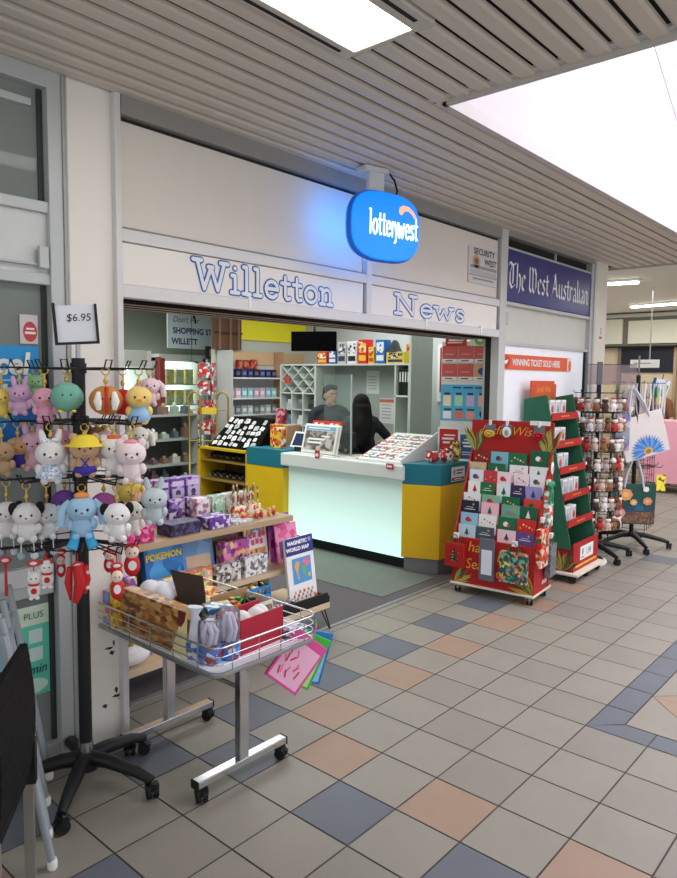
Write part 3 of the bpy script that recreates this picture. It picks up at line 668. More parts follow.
# things on the back unit
def on_back(name, lab, cat, x, z, parts, grp=None, rz=0):
    q = T(name, lab, cat, (4.42, 2.62-x, z), -PI/2+rz, grp)
    return q
TOPC = [((206, 60, 40), (240, 190, 60), .17, .15, 'red and orange carton'), ((60, 90, 150), (230, 230, 235), .12, .17, 'slim blue and white carton'), ((190, 190, 194), (60, 60, 66), .13, .26, 'grey and white carton'), ((235, 235, 235), (30, 30, 34), .14, .26, 'black and white carton'), ((214, 40, 36), (240, 200, 40), .13, .28, 'tall red carton'), ((244, 200, 40), (214, 60, 40), .08, .19, 'narrow yellow carton'), ((40, 110, 190), (240, 240, 244), .13, .27, 'tall blue carton'), ((230, 200, 60), (40, 60, 110), .25, .13, 'wide yellow and navy carton')]
x = -.42
for k, (c1, c2, w, h, lab) in enumerate(TOPC):
    q = on_back('product_carton', lab+' standing on top of the white back shelving', 'carton', x+w/2, 1.906, None, 'cartons on the back shelving', 0)
    b = MB(); b.bx(-w/2, w/2, .02, .14, 0, h, mat(c1, .4)); b.build('carton', q, .004)
    b = MB(); F = FR(-w/2, .02, 0); b.rect(F, w*.1, w*.9, h*.45, h*.9, printed([c1, c2, (240, 240, 236)], 38, seed=k)); b.rect(F, w*.1, w*.9, h*.12, h*.35, mat(c2, .4)); b.build('print', q)
    x += w+.025
q = on_back('figure_box', 'black character-less toy shape on the wide yellow carton', 'toy', .73, 2.038, None); b = MB(); b.lathe((0, .08, 0), [(.09, 0), (.07, .03), (.045, .10), (.02, .13)], BLACK, 12); b.build('cone', q)
q['label'] = 'dark pointed toy standing on the wide yellow and navy carton'
q = on_back('gift_box', 'orange and yellow small box at the right end of the shelf top', 'box', .85, 1.932, None); b = MB(); b.bx(-.07, .07, .23, .36, 0, .2, printed([(230, 130, 30), (250, 200, 60), (200, 60, 40)], 30)); b.build('carton', q, .004)
q = on_back('gift_box', 'light blue and white small box at the right end of the shelf top', 'box', .955, 1.932, None); b = MB(); b.bx(-.028, .028, .22, .34, 0, .2, printed([(60, 150, 220), (230, 240, 246), (40, 90, 170)], 30)); b.build('carton', q, .004)
for k in range(4):
    q = on_back('ring_binder', 'black ring binder, %s from the left in the upper right cubby' % ORD[k], 'binder', .825+.037*k, 1.551, None, 'ring binders in the upper right cubby')
    b = MB(); b.bx(0, .032, .04, .30, 0, .29, mat((18, 24, 20) if k < 3 else (30, 70, 44), .5)); b.build('cover', q, .002); b = MB(); b.rect(FR(0, .04, 0), .007, .025, .15, .26, WHITE); b.build('spine_label', q)
k_ = 0
for row, z in enumerate((1.34, 1.14, .96)):
    for c in range(3):
        x = L0+dw_*(c+.5)
        q = on_back('cubby_item', 'small %s object in the %s cubby of the %s square row' % (['silver', 'grey', 'dark', 'blue', 'white', 'steel', 'pale', 'black', 'green'][k_], ORD[c], ORD[row]), 'boxed item', x, z, None, 'items in the square cubbies')
        cc = [(190, 196, 200), (120, 126, 130), (50, 54, 60), (90, 130, 160), (226, 230, 230), (140, 150, 160), (200, 210, 206), (30, 30, 34), (110, 150, 130)][k_]
        b = MB(); b.bx(-.06, .06, .06, .2, 0, .07, mat(cc, .4)); b.build('carton', q, .005); b = MB(); b.bx(-.045, .03, .07, .18, .07, .12, mat(tuple(min(255, v+30) for v in cc), .4)); b.build('packet', q, .005)
        k_ += 1
q = on_back('sale_card', 'red card standing at the front of the diamond cubbies', 'card', -.90, 1.68, None); b = MB(); b.bx(-.05, .05, .0, .01, 0, .10, mat((196, 80, 76), .5)); b.build('card', q); q.location.x -= .02; q.location.z = 1.66
for k, (x, z, w, h, c) in enumerate(((.2, 1.55, .2, .28, (220, 228, 222)), (.42, 1.20, .22, .30, (228, 228, 224)), (.68, 1.25, .2, .35, (206, 222, 230)), (.66, 1.62, .15, .2, (226, 228, 222)))):
    F = WR(4.42+.36-.001, 2.62-x, z); b = MB(); b.rect(F, -w/2, w/2, 0, h, mat(c, .6), .002)
    for j in range(5): b.rect(F, -w*.35, w*.3, h*(.2+.13*j), h*(.23+.13*j), mat((150, 156, 156), .6), .003)
    if k == 1: b.rect(F, -w/2, w/2, h-.05, h-.01, mat((206, 120, 90), .6), .003)
    tag(b.build('pinned_notice'), 'paper notice pinned behind the staff, %s' % ['pale blank-looking sheet at upper middle', 'sheet with an orange strip', 'bluish sheet at lower right', 'small sheet at upper right'][k], 'notice')
# black counter terminals behind the screen
for k, (x, y, z, w, h, rz_, lab) in enumerate(((3.54, 1.74, .966, .20, .22, -1.75, 'black cash terminal behind the newspaper stand'),)):
    r = T('cash_terminal', lab, 'terminal', (x, y, z), rz_)
    b = MB(); b.bx(-w/2, w/2, -.02, .02, .07, h, BLACK); b.build('display', r, .006); b = MB(); b.bx(-.03, .03, 0, .03, .01, .1, BLACK); b.bx(-.09, .09, -.05, .08, 0, .012, BLACK); b.build('foot', r, .003)
# hanging black monitor
r = T('monitor', 'black monitor hung below the ceiling above the counter', 'monitor', (3.62, 2.32, 2.02), math.radians(-62))
b = MB(); b.bx(-.25, .25, -.02, .02, .0, .21, mat((3, 3, 4), .9, var=.02, spec=.05)); b.build('display', r, .006); b = MB(); b.cyl((0, .03, .15), (0, .03, .8), .012, BLACK); b.build('ceiling_pole', r)
r = T('strip_light', 'white strip light fixed below the shop ceiling beside the monitor', 'light', (4.4, 2.0, 2.42), -PI/2)
b = MB(); b.bx(-.55, .55, -.05, .05, 0, .05, WHITE); b.build('housing', r, .004); b = MB(); b.bx(-.52, .52, -.03, .03, -.03, 0, mat((245, 255, 245), .4, emit=1.5)); b.build('tube', r, .008); MB().cyl((-.4, 0, .05), (-.4, 0, .38), .006, STEEL).build('hanger', r); MB().cyl((.4, 0, .05), (.4, 0, .38), .006, STEEL).build('hanger', r)

# ================================================================ ticket poster board at the right counter end
r = T('ticket_board', 'tall board of red ticket cards over a blue chart at the right counter end', 'display board', (3.80, .54, .986), math.radians(-72))
b = MB(); b.bx(-.235, .235, 0, .02, 0, 1.10, mat((226, 224, 218), .5)); b.build('backing', r, .003)
F = FR(0, -.001, 0)
b = MB(); b.rect(F, -.235, .225, .36, .70, mat((86, 176, 214), .5), .001); [b.rect(F, u, u+w_, .665, .68, mat((30, 70, 130), .5), .002) for u, w_ in ((-.12, .08), (-.02, .09), (.09, .07))]
for j in range(4): b.rect(F, -.21+.11*j, -.135+.11*j, .50, .60, mat([(240, 226, 190), (170, 220, 190), (200, 180, 220), (240, 170, 160)][j], .5), .002); b.rect(F, -.2+.11*j, -.145+.11*j, .605, .625, mat((40, 60, 110), .5), .002)
for j in range(3): b.rect(F, -.21+.11*j, -.13+.11*j, .38, .45, mat([(240, 240, 240), (230, 120, 100), (240, 150, 140)][j], .5), .002); b.rect(F, -.2+.11*j, -.13+.11*j, .46, .475, mat((30, 50, 90), .5), .002)
b.disc(F, .17, .43, .035, .035, mat((30, 40, 60), .5), .002); b.build('blue_chart', r)
CR_ = mat((204, 92, 86), .5)
for row in range(2):
    for j in range(3):
        b = MB(); x0 = -.228+.152*j; z0 = .735+.165*(1-row) if row == 0 else .745
        z0 = .91 if row == 0 else .745
        mm = CR_ if not (row == 1 and j == 2) else mat((206, 160, 110), .5)
        b.bx(x0, x0+.144, -.006, 0, z0, z0+.15, mm); FF = FR(x0, -.006, z0)
        if row == 1 and j == 2: b.disc(FF, .08, .08, .045, .035, mat((50, 80, 150), .5), .001)
        else: b.rect(FF, .03, .11, .07, .075, mat((236, 190, 180), .5), .001)
        b.rect(FF, .0, .144, 0, .028, mat((238, 236, 232), .5), .001); b.rect(FF, .03, .10, .008, .018, mat((60, 60, 66), .5), .0015); b.build('ticket_card', r)
b = MB(); b.bx(-.2, .0, -.006, 0, 1.07-.015, 1.10+.055, mat((196, 40, 40), .5)); b.rect(FR(-.1, -.006, 1.085), -.07, .07, .02, .035, WHITE, .001); b.rect(FR(-.1, -.006, 1.085), -.08, .06, .0, .01, WHITE, .001); b.bx(.03, .225, -.006, 0, 1.055, 1.155, mat((220, 226, 214), .5)); b.disc(FR(.12, -.006, 1.105), 0, 0, .045, .04, mat((120, 180, 70), .5), .001); b.disc(FR(.12, -.006, 1.105), .005, .01, .022, .02, mat((220, 240, 190), .5), .002); b.build('header_card', r)
for k, (x, w, h, c, lab, t_) in enumerate(((-.12, .21, .30, (200, 40, 48), 'red printed poster in a clear stand at the right counter end', 'WIN'), (.12, .19, .26, (44, 96, 150), 'blue printed poster in a clear stand beside the red one', 'PLAY'))):
    q = T('poster_stand', lab, 'poster', (3.70, .54+x*-.9, .986), math.radians(-72))
    b = MB(); b.bx(-w/2, w/2, 0, .006, 0, h, mat((236, 236, 236), .4)); b.bx(-w/2, w/2, -.03, .05, 0, .006, WHITE); b.build('holder', q, .002)
    b = MB(); FF = FR(0, 0, 0); b.rect(FF, -w*.42, w*.42, .02, h-.015, mat(c, .45), .001); b.rect(FF, -w*.3, w*.25, h*.62, h*.68, WHITE, .002); b.rect(FF, -w*.22, w*.3, h*.74, h*.78, WHITE, .002); b.rect(FF, -w*.25, w*.2, h*.5, h*.56, WHITE, .002); b.rect(FF, -w*.3, w*.3, h*.3, h*.33, WHITE, .002); b.rect(FF, -w*.3, w*.2, h*.22, h*.25, WHITE, .002); b.build('print', q)
r = T('framed_poster', 'red and black framed poster on the pale wall behind the ticket board', 'poster', (5.60, 1.78, 1.45), -PI/2)
b = MB(); b.bx(-.24, .24, -.03, 0, 0, .72, WHITE); b.build('frame', r, .004); b = MB(); F = FR(0, -.03, 0); b.rect(F, -.2, .2, .04, .68, mat((150, 40, 36), .5), .001); b.text(F @ Matrix.Translation((.10, .46, 0)), 'S', .17, WHITE, .002); b.text(F @ Matrix.Translation((.10, .28, 0)), 'U', .17, WHITE, .002); b.rect(F, -.2, .2, .04, .12, mat((230, 230, 226), .5), .002); b.poly(F, [(-.2, .12), (.2, .2), (.2, .12)], BLACK, .0025); b.build('print', r)

# ================================================================ PEOPLE
SKIN = mat((196, 150, 124), .5, var=.03); SHIRT = mat((40, 42, 50), .8, var=.08); HAIRB = mat((20, 17, 17), .75, var=.3, scale=30, spec=.2); TROU = mat((44, 46, 56), .8)
def limb(mb, pts, rs, m): 
    P = []; R_ = []
    for i in range(len(pts)-1):
        for k in range(5):
            t_ = k/5; P.append(Vector(pts[i]).lerp(Vector(pts[i+1]), t_)); R_.append(rs[i]*(1-t_)+rs[i+1]*t_)
    P.append(Vector(pts[-1])); R_.append(rs[-1])
    mb.tube(P, R_, m, 12)
    for p, q in zip(pts, rs): mb.ell(p, q, m, 12, 8)
def blend(o, v=.012, it=6):
    a = o.modifiers.new('skin_blend', 'REMESH'); a.mode = 'VOXEL'; a.voxel_size = v; a.use_smooth_shade = True
    c = o.modifiers.new('soft', 'SMOOTH'); c.iterations = it; c.factor = .5
def person(lab, loc, rz, female=False, H=1.72, head_turn=0.0, arms=None):
    r = T('person', lab, 'person', loc, rz)
    k = H/1.72; sw = .195 if not female else .17
    b = MB()
    # torso, neck, head (front is -y)
    b.ell((0, 0, .98*k), (.165*k, .115*k, .13*k), SKIN); b.ell((0, .005, 1.14*k), (.150*k, .105*k, .16*k), SKIN); b.ell((0, 0, 1.30*k), (.175*k if not female else .155*k, .115*k, .15*k), SKIN)
    b.tube([(-sw, .01, 1.405*k), (-sw*.5, .01, 1.435*k), (0, .01, 1.445*k), (sw*.5, .01, 1.435*k), (sw, .01, 1.405*k)], [.05, .06, .06, .06, .05], SKIN, 12)
    b.cyl((0, .015, 1.40*k), (0, -.005, 1.54*k), .055*k, SKIN, 14)
    R = Matrix.Rotation(head_turn, 4, 'Z'); hc = Vector((0, -.01, 1.60*k))
    def hp(x, y, z): return hc+R @ Vector((x, y, z))
    b.ell(hc+Vector((0, 0, .025)), (.074, .092, .098), SKIN, M=R); b.ell(hp(0, -.028, -.045), (.056, .062, .068), SKIN)
    b.ell(hp(0, -.097, -.008), (.013, .02, .022), SKIN, 8, 6); b.ell(hp(0, -.086, -.052), (.024, .012, .008), SKIN, 8, 6); b.ell(hp(0, -.075, -.09), (.024, .02, .018), SKIN, 8, 6)
    for s_ in (-1, 1): b.ell(hp(s_*.075, .012, -.003), (.010, .020, .030), SKIN, 8, 6)
    A = arms or [[(-sw, .01, 1.385*k), (-.245, -.01, 1.11*k), (-.17, -.22, 1.04*k)], [(sw, .01, 1.385*k), (.245, -.01, 1.11*k), (.17, -.22, 1.04*k)]]
    for a in A:
        a = [Vector(p) for p in a]; limb(b, a, [.05, .041, .028], SKIN)
        d = (a[2]-a[1]).normalized(); side = d.cross(Vector((0, 0, 1))).normalized(); ih = 1 if a[2].x < 0 else -1
        pc = a[2]+d*.05; b.ell(pc, (.036, .036, .022), SKIN, 10, 6); b.ell(a[2]+d*.02, .028, SKIN, 10, 6)
        for f in range(4):
            o_ = side*(.027-.018*f); L = [.07, .08, .075, .058][f]
            q0 = pc+o_+d*.02; q1 = q0+d*L*.55; q2 = q1+d*L*.42-Vector((0, 0, .025))
            b.tube([q0, q1, q2], [.0095, .0088, .0075], SKIN, 8)
        q0 = pc+side*ih*.03-d*.02; b.tube([q0, q0+side*ih*.025+d*.03, q0+side*ih*.026+d*.06], [.012, .0105, .008], SKIN, 8)
    for s_ in (-1, 1): limb(b, [(s_*.085, 0, .92*k), (s_*.10, -.02, .50*k), (s_*.10, .01, .09)], [.088, .058, .040], SKIN)
    o = b.build('body', r); blend(o, .008, 3)
    b = MB()
    b.ell((0, 0, .96*k), (.190*k, .145*k, .15*k), SHIRT); b.ell((0, .0, 1.14*k), (.176*k, .138*k, .19*k), SHIRT); b.ell((0, -.004, 1.29*k), (.195*k if not female else .172*k, .145*k, .165*k), SHIRT)
    b.tube([(-sw, .01, 1.405*k), (-sw*.5, .01, 1.43*k), (0, .01, 1.435*k), (sw*.5, .01, 1.43*k), (sw, .01, 1.405*k)], [.058, .07, .074, .07, .058], SHIRT, 12)
    for a in A:
        a = [Vector(p) for p in a]; e = a[0].lerp(a[1], .72); limb(b, [a[0], e], [.058, .052], SHIRT)
    o = b.build('shirt', r); blend(o, .012, 4)
    b = MB(); b.ell((0, 0, .90*k), (.178, .13, .11), TROU)
    for s_ in (-1, 1): limb(b, [(s_*.085, 0, .90*k), (s_*.10, -.02, .50*k), (s_*.10, .01, .06)], [.098, .074, .062], TROU)
    o = b.build('trousers', r); blend(o, .014, 3)
    for s_ in (-1, 1):
        b = MB(); b.ell((s_*.10, -.05, .035), (.05, .13, .036), BLACK); b.bx(s_*.10-.045, s_*.10+.045, -.16, .07, 0, .02, BLACK); o = b.build('shoe', r); blend(o, .01, 2)
    # face and hair
    for s_ in (-1, 1):
        b = MB(); b.ell(hp(s_*.03, -.083, .012), (.012, .007, .006), WHITE, 8, 6); b.ell(hp(s_*.03, -.089, .011), (.005, .003, .005), BLACK, 8, 6); b.build('eye', r)
        b = MB(); b.tube([hp(s_*.014, -.092, .030), hp(s_*.03, -.092, .035), hp(s_*.048, -.082, .030)], .0042, HAIRB, 6); b.build('eyebrow', r)
    b = MB(); b.tube([hp(-.024, -.092, -.052), hp(0, -.099, -.053), hp(.024, -.092, -.052)], .0035, mat((150, 92, 84), .5), 6); b.build('mouth', r)
    b = MB()
    if not female:
        b.ell(hc+R @ Vector((0, .016, .060)), (.082, .092, .078), HAIRB, M=R); b.ell(hc+R @ Vector((0, .045, .005)), (.079, .062, .080), HAIRB, M=R); b.ell(hp(0, -.05, .104), (.062, .046, .028), HAIRB)
    else:
        b.ell(hc+R @ Vector((0, .015, .045)), (.090, .098, .092), HAIRB, M=R); b.ell(hc+R @ Vector((0, .05, -.02)), (.088, .07, .11), HAIRB, M=R)
        b.tube([hp(0, .055, 0), hp(.0, .075, -.10), hp(.01, .115, -.20), hp(-.012, .135, -.30), hp(.01, .14, -.40), hp(0, .135, -.50)], [.082, .080, .078, .070, .060, .018], HAIRB, 16)
        for s_ in (-1, 1): b.tube([hp(s_*.065, .02, .03), hp(s_*.082, .05, -.12), hp(s_*.072, .115, -.26), hp(s_*.06, .13, -.42)], [.035, .034, .028, .010], HAIRB, 10)
    o = b.build('hair', r); blend(o, .009, 6)
    return r
pm = onx(330, 420, 4.08)
person('person with short dark hair in a dark t-shirt looking down behind the counter', (4.08, pm.y, .0), math.radians(-28), H=1.64, head_turn=.15)
pw = onx(361, 430, 3.82)
person('person with long black hair and black top standing behind the counter, back turned', (3.82, pw.y, 0), math.radians(140), True, 1.55, arms=[[(-.17, .01, 1.24), (-.33, -.06, 1.08), (-.2, -.26, 1.0)], [(.17, .01, 1.24), (.22, -.05, 1.02), (.12, -.26, .99)]])
# ================================================================ PLUSH KEYRING RACK
RX, RY = -.45, -.22
r = T('spinner_rack', 'black spinner rack of plush keyrings with a price sign on top', 'rack', (RX, RY, 0))
b = MB(); b.cyl((0, 0, .14), (0, 0, 1.80), .026, BLACK, 16); b.build('pole', r)
b = MB(); b.cyl((0, 0, .135), (0, 0, .20), .030, CHROME, 16); b.build('collar', r)
b = MB()
for k in range(5):
    a = math.radians(8+72*k); d = Vector((math.cos(a), math.sin(a), 0))
    b.tube([d*.02+Vector((0, 0, .125)), d*.10+Vector((0, 0, .125)), d*.24+Vector((0, 0, .10)), d*.31+Vector((0, 0, .075))], [.034, .030, .024, .019], BLACK, 10)
b.cyl((0, 0, .08), (0, 0, .15), .05, BLACK, 16); b.build('star_base', r)
def caster(par, x, y, ztop, rw=.027, rz=0, plate=BLACK):
    b = MB(); b.X = Matrix.Translation((x, y, 0)) @ Matrix.Rotation(rz, 4, 'Z')
    b.cyl((-.022, 0, rw), (-.006, 0, rw), rw, BLACKM, 16); b.cyl((.006, 0, rw), (.022, 0, rw), rw, BLACKM, 16)
    b.cyl((-.006, 0, rw), (.006, 0, rw), rw*.5, mat((120, 120, 122), .4), 10)
    b.bx(-.026, .026, -.012, .020, rw+.004, rw*2+.006, plate); b.cyl((0, .012, rw*2), (0, .012, max(ztop, rw*2+.01)), .008, STEEL, 8); b.bx(-.012, .012, -.032, -.008, rw*1.5, rw*1.75, plate)
    return b.build('caster', par)
for k in range(5):
    a = math.radians(8+72*k); caster(r, .31*math.cos(a), .31*math.sin(a), .08, rz=a+.8)
hd = MB(); hd.cyl((0, 0, 1.80), (0, 0, 1.855), .009, STEEL)
hd.X = Matrix.Translation((0, 0, 1.855)) @ Matrix.Rotation(math.radians(-28), 4, 'Z') @ Matrix.Rotation(math.radians(-4), 4, 'Y')
hd.bx(-.082, .082, -.012, .012, 0, .010, BLACK); hd.bx(-.084, -.072, -.014, .014, 0, .165, BLACK); hd.bx(.074, .084, -.014, .014, 0, .158, BLACK)
sh_ = hd.build('sign_holder', r)
pc = MB(); pc.X = hd.X; pc.bx(-.074, .076, -.003, .003, .010, .155, mat((228, 230, 238), .5)); pc.text(FR(.012, -.003, .092), '$6.95', .042, BLACK, .0015, 'CENTER', 1, .12); pc.build('price_card', sh_)
TIER = [1.76, 1.55, 1.325, 1.06]
arms_done = set()
def arm(tier, ang, ln):
    key = (tier, round(math.degrees(ang)/7))
    if key in arms_done: return
    arms_done.add(key)
    z = TIER[tier]; d = Vector((math.cos(ang), math.sin(ang), 0)); b = MB()
    s_ = Vector((-d.y, d.x, 0))*.012
    b.tube([d*.02+s_+Vector((0, 0, z)), d*ln+s_+Vector((0, 0, z)), d*(ln+.015)+s_+Vector((0, 0, z+.03)), d*(ln+.015)-s_+Vector((0, 0, z+.03)), d*ln-s_+Vector((0, 0, z)), d*.02-s_+Vector((0, 0, z))], .0034, BLACK, 6)
    b.build('hook_arm', r)
for tz in TIER:
    b = MB(); b.cyl((0, 0, tz-.02), (0, 0, tz+.02), .032, BLACK, 14)
    b.tube([(.18*math.cos(a), .18*math.sin(a), tz-.004) for a in [2*PI*i/24 for i in range(24)]], .003, BLACK, 6, True); b.build('tier_ring', r)
PD = 2.81
CAMDIR = math.atan2(CAM.y-RY, CAM.x-RX)      # bearing from the pole towards the walkway
def plush(px, py, dz, tier, size, kind, c1, c2, lab, name='plush_keyring', acc=None, turn=0.0, hang=True):
    p = ond(px, py, PD-dz); z = TIER[tier]
    off = Vector((p.x-RX, p.y-RY, 0)); ang = math.atan2(off.y, off.x); ln = max(off.length, .08)
    if hang: arm(tier, ang, ln+.015)
    q = T(name, lab, 'plush keyring', (p.x, p.y, p.z-size*.5), CAMDIR+PI/2+turn)
    s = size; P1 = mat(c1, .95, var=.1, scale=60, bump=.5); P2 = mat(c2, .95, var=.1, scale=60, bump=.5)
    b = MB(); top = s
    if kind == 'ball':
        b.ell((0, 0, s*.5), (s*.5, s*.44, s*.47), P1); b.build('body', q)
    elif kind == 'bun':
        b.ell((0, 0, s*.52), (s*.5, s*.42, s*.45), P1)
        b.build('body', q)
        for u in (-.22, .22): MB().tube([(u*s, -s*.02*0-s*.40, s*.25), (u*s*1.15, -s*.44, s*.5), (u*s, -s*.36, s*.78)], [s*.07, s*.13, s*.06], P2, 10).build('stripe', q)
    else:
        b.ell((0, 0, s*.27), (s*.24, s*.2, s*.26), P2 if kind in ('chick', 'dress') else P1)
        for u in (-1, 1):
            b.ell((u*s*.25, -s*.05, s*.32), (s*.09, s*.09, s*.13), P1); b.ell((u*s*.14, -s*.08, s*.06), (s*.09, s*.12, s*.09), P1)
        b.build('body', q)
        b = MB(); b.ell((0, 0, s*.67), (s*.34, s*.29, s*.29), P1); b.ell((0, -s*.22, s*.60), (s*.14, s*.1, s*.1), P1); b.build('head', q)
    ez = s*.68 if kind not in ('ball', 'bun') else s*.58; ey = -s*.275 if kind not in ('ball', 'bun') else -s*.42; eu = .12
    for u in (-1, 1): MB().ell((u*s*eu, ey, ez), (s*.028, s*.02, s*.034), BLACK, 8, 6).build('eye', q)
    if kind == 'chick' or kind == 'bird': MB().ell((0, -s*.31, s*.61), (s*.07, s*.07, s*.04), mat((240, 160, 50), .6), 10, 6).build('beak', q)
    elif kind not in ('ball', 'bun'): MB().ell((0, -s*.32, s*.62), (s*.03, s*.025, s*.022), mat((150, 90, 90), .6), 8, 6).build('nose', q)
    for u in (-1, 1):
        if kind in ('bunny', 'dress'): MB().tube([(u*s*.13, 0, s*.88), (u*s*.17, .0, s*1.06), (u*s*.2, -s*.02, s*1.22)], [s*.07, s*.085, s*.045], P1 if kind == 'bunny' else P1, 10).build('ear', q); top = s*1.0
        elif kind == 'lop': MB().tube([(u*s*.25, 0, s*.85), (u*s*.42, -s*.02, s*.66), (u*s*.46, -s*.03, s*.30)], [s*.07, s*.11, s*.09], P1 if acc != 'black' else P2, 10).build('ear', q)
        elif kind == 'puppy': MB().ell((u*s*.30, -s*.03, s*.82), (s*.11, s*.07, s*.16), P2, 10, 8).build('ear', q)
        elif kind in ('bear', 'hat'): MB().ell((u*s*.24, 0, s*.92), (s*.1, s*.06, s*.1), P1, 10, 8).build('ear', q)
    if kind == 'hat':
        YH = mat((244, 216, 70), .8); b = MB(); b.lathe((0, 0, s*.72), [(s*.46, 0), (s*.46, s*.02), (s*.33, s*.05), (s*.30, s*.16), (s*.2, s*.24), (s*.02, s*.27)], YH, 18); b.build('brim_hat', q)
        b = MB(); b.lathe((0, 0, s*.05), [(s*.2, 0), (s*.26, s*.06), (s*.255, s*.18), (s*.22, s*.2)], mat((64, 56, 170), .8), 14)
        for u in (-1, 1): b.tube([(u*s*.10, -s*.21, s*.22), (0, -s*.23, s*.33), (-u*s*.1, -s*.19, s*.45)], s*.018, mat((64, 56, 170), .8), 6)
        b.build('dungarees', q)
    if kind == 'dress':
        b = MB(); b.lathe((0, 0, s*.14), [(s*.34, 0), (s*.30, s*.1), (s*.22, s*.22), (s*.16, s*.30)], printed([(210, 222, 236), (150, 176, 214), (240, 240, 244), (190, 200, 224)], 130), 16); b.build('dress', q)
        b = MB()
        for u in (-1, 1): b.ell((u*s*.09, -s*.06, s*.96), (s*.1, s*.05, s*.07), printed([(160, 180, 216), (236, 238, 244)], 150), 10, 6)
        b.build('bow', q)
    if acc == 'cap': MB().ell((0, -s*.02, s*.93), (s*.17, s*.15, s*.07), mat((232, 106, 50), .8), 12, 7).build('cap', q)
    if acc == 'pinkcap': MB().ell((0, -s*.02, s*.93), (s*.16, s*.14, s*.07), mat((240, 150, 170), .8), 12, 7).build('cap', q)
    if acc == 'frill': MB().lathe((0, 0, -s*.02), [(s*.5, 0), (s*.55, s*.06), (s*.4, s*.14), (s*.2, s*.2)], mat((238, 168, 190), .8), 12).build('frill', q)
    if acc == 'red_tie': MB().tube([(0, -s*.40, s*.15), (0, -s*.46, s*.52), (0, -s*.3, s*.92)], s*.05, mat((200, 40, 40), .7), 8).build('red_band', q)
    if acc == 'shirt': MB().lathe((0, 0, s*.05), [(s*.24, 0), (s*.29, s*.08), (s*.27, s*.24), (s*.16, s*.36)], mat((150, 190, 226), .9), 14).build('blue_shirt', q)
    if acc == 'feet':
        for u in (-1, 1): MB().ell((u*s*.2, -s*.25, s*.06), (s*.08, s*.12, s*.05), mat((240, 222, 90), .8), 10, 6).build('foot', q)
    if acc == 'pom':
        for u in (-1, 1):
            b = MB(); b.cyl((u*s*.13, -s*.05, .02), (u*s*.15, -s*.05, -s*.28), .0025, WHITE, 6); b.ell((u*s*.15, -s*.05, -s*.36), s*.10, mat((150, 176, 190) if u < 0 else (214, 220, 226), .95), 10, 7); b.build('pompom', q)
    if acc == 'tentacles':
        for u in (-1, 1): MB().tube([(u*s*.13, -s*.05, s*.16), (u*s*.17, -s*.06, -s*.05), (u*s*.24, -s*.12, -s*.22)], [s*.10, s*.11, s*.13], mat((64, 170, 226), .9), 10).build('long_leg', q)
        MB().ell((0, -s*.04, s*.98), (s*.17, s*.13, s*.08), mat((244, 160, 90), .8), 12, 7).build('cap', q)
    # ring and chain up to the arm
    b = MB(); zt = (z-(p.z-size*.5))
    if hang and zt > top*.8:
        n = 6; z0 = top*(1.0 if kind in ('bunny', 'dress', 'hat') else .93)
        b.tube([(.014*math.cos(a), 0, zt-.012+.014*math.sin(a)) for a in [2*PI*i/12 for i in range(12)]], .0028, GOLD, 6, True)
        if zt-.026 > z0: b.cyl((0, 0, z0-.01), (0, 0, zt-.024), .004, GOLD, 6); b.ell((0, 0, (z0+zt-.03)/2), (.009, .006, .012), GOLD, 8, 6)
        b.build('key_ring', q)
    return q
PINK = (240, 176, 200); LIL = (222, 178, 214); WHT = (244, 240, 240); TAN_ = (206, 168, 130); TEALP = (128, 190, 172); YLW = (248, 218, 110); SKYB = (140, 200, 236); BLK = (30, 28, 30)
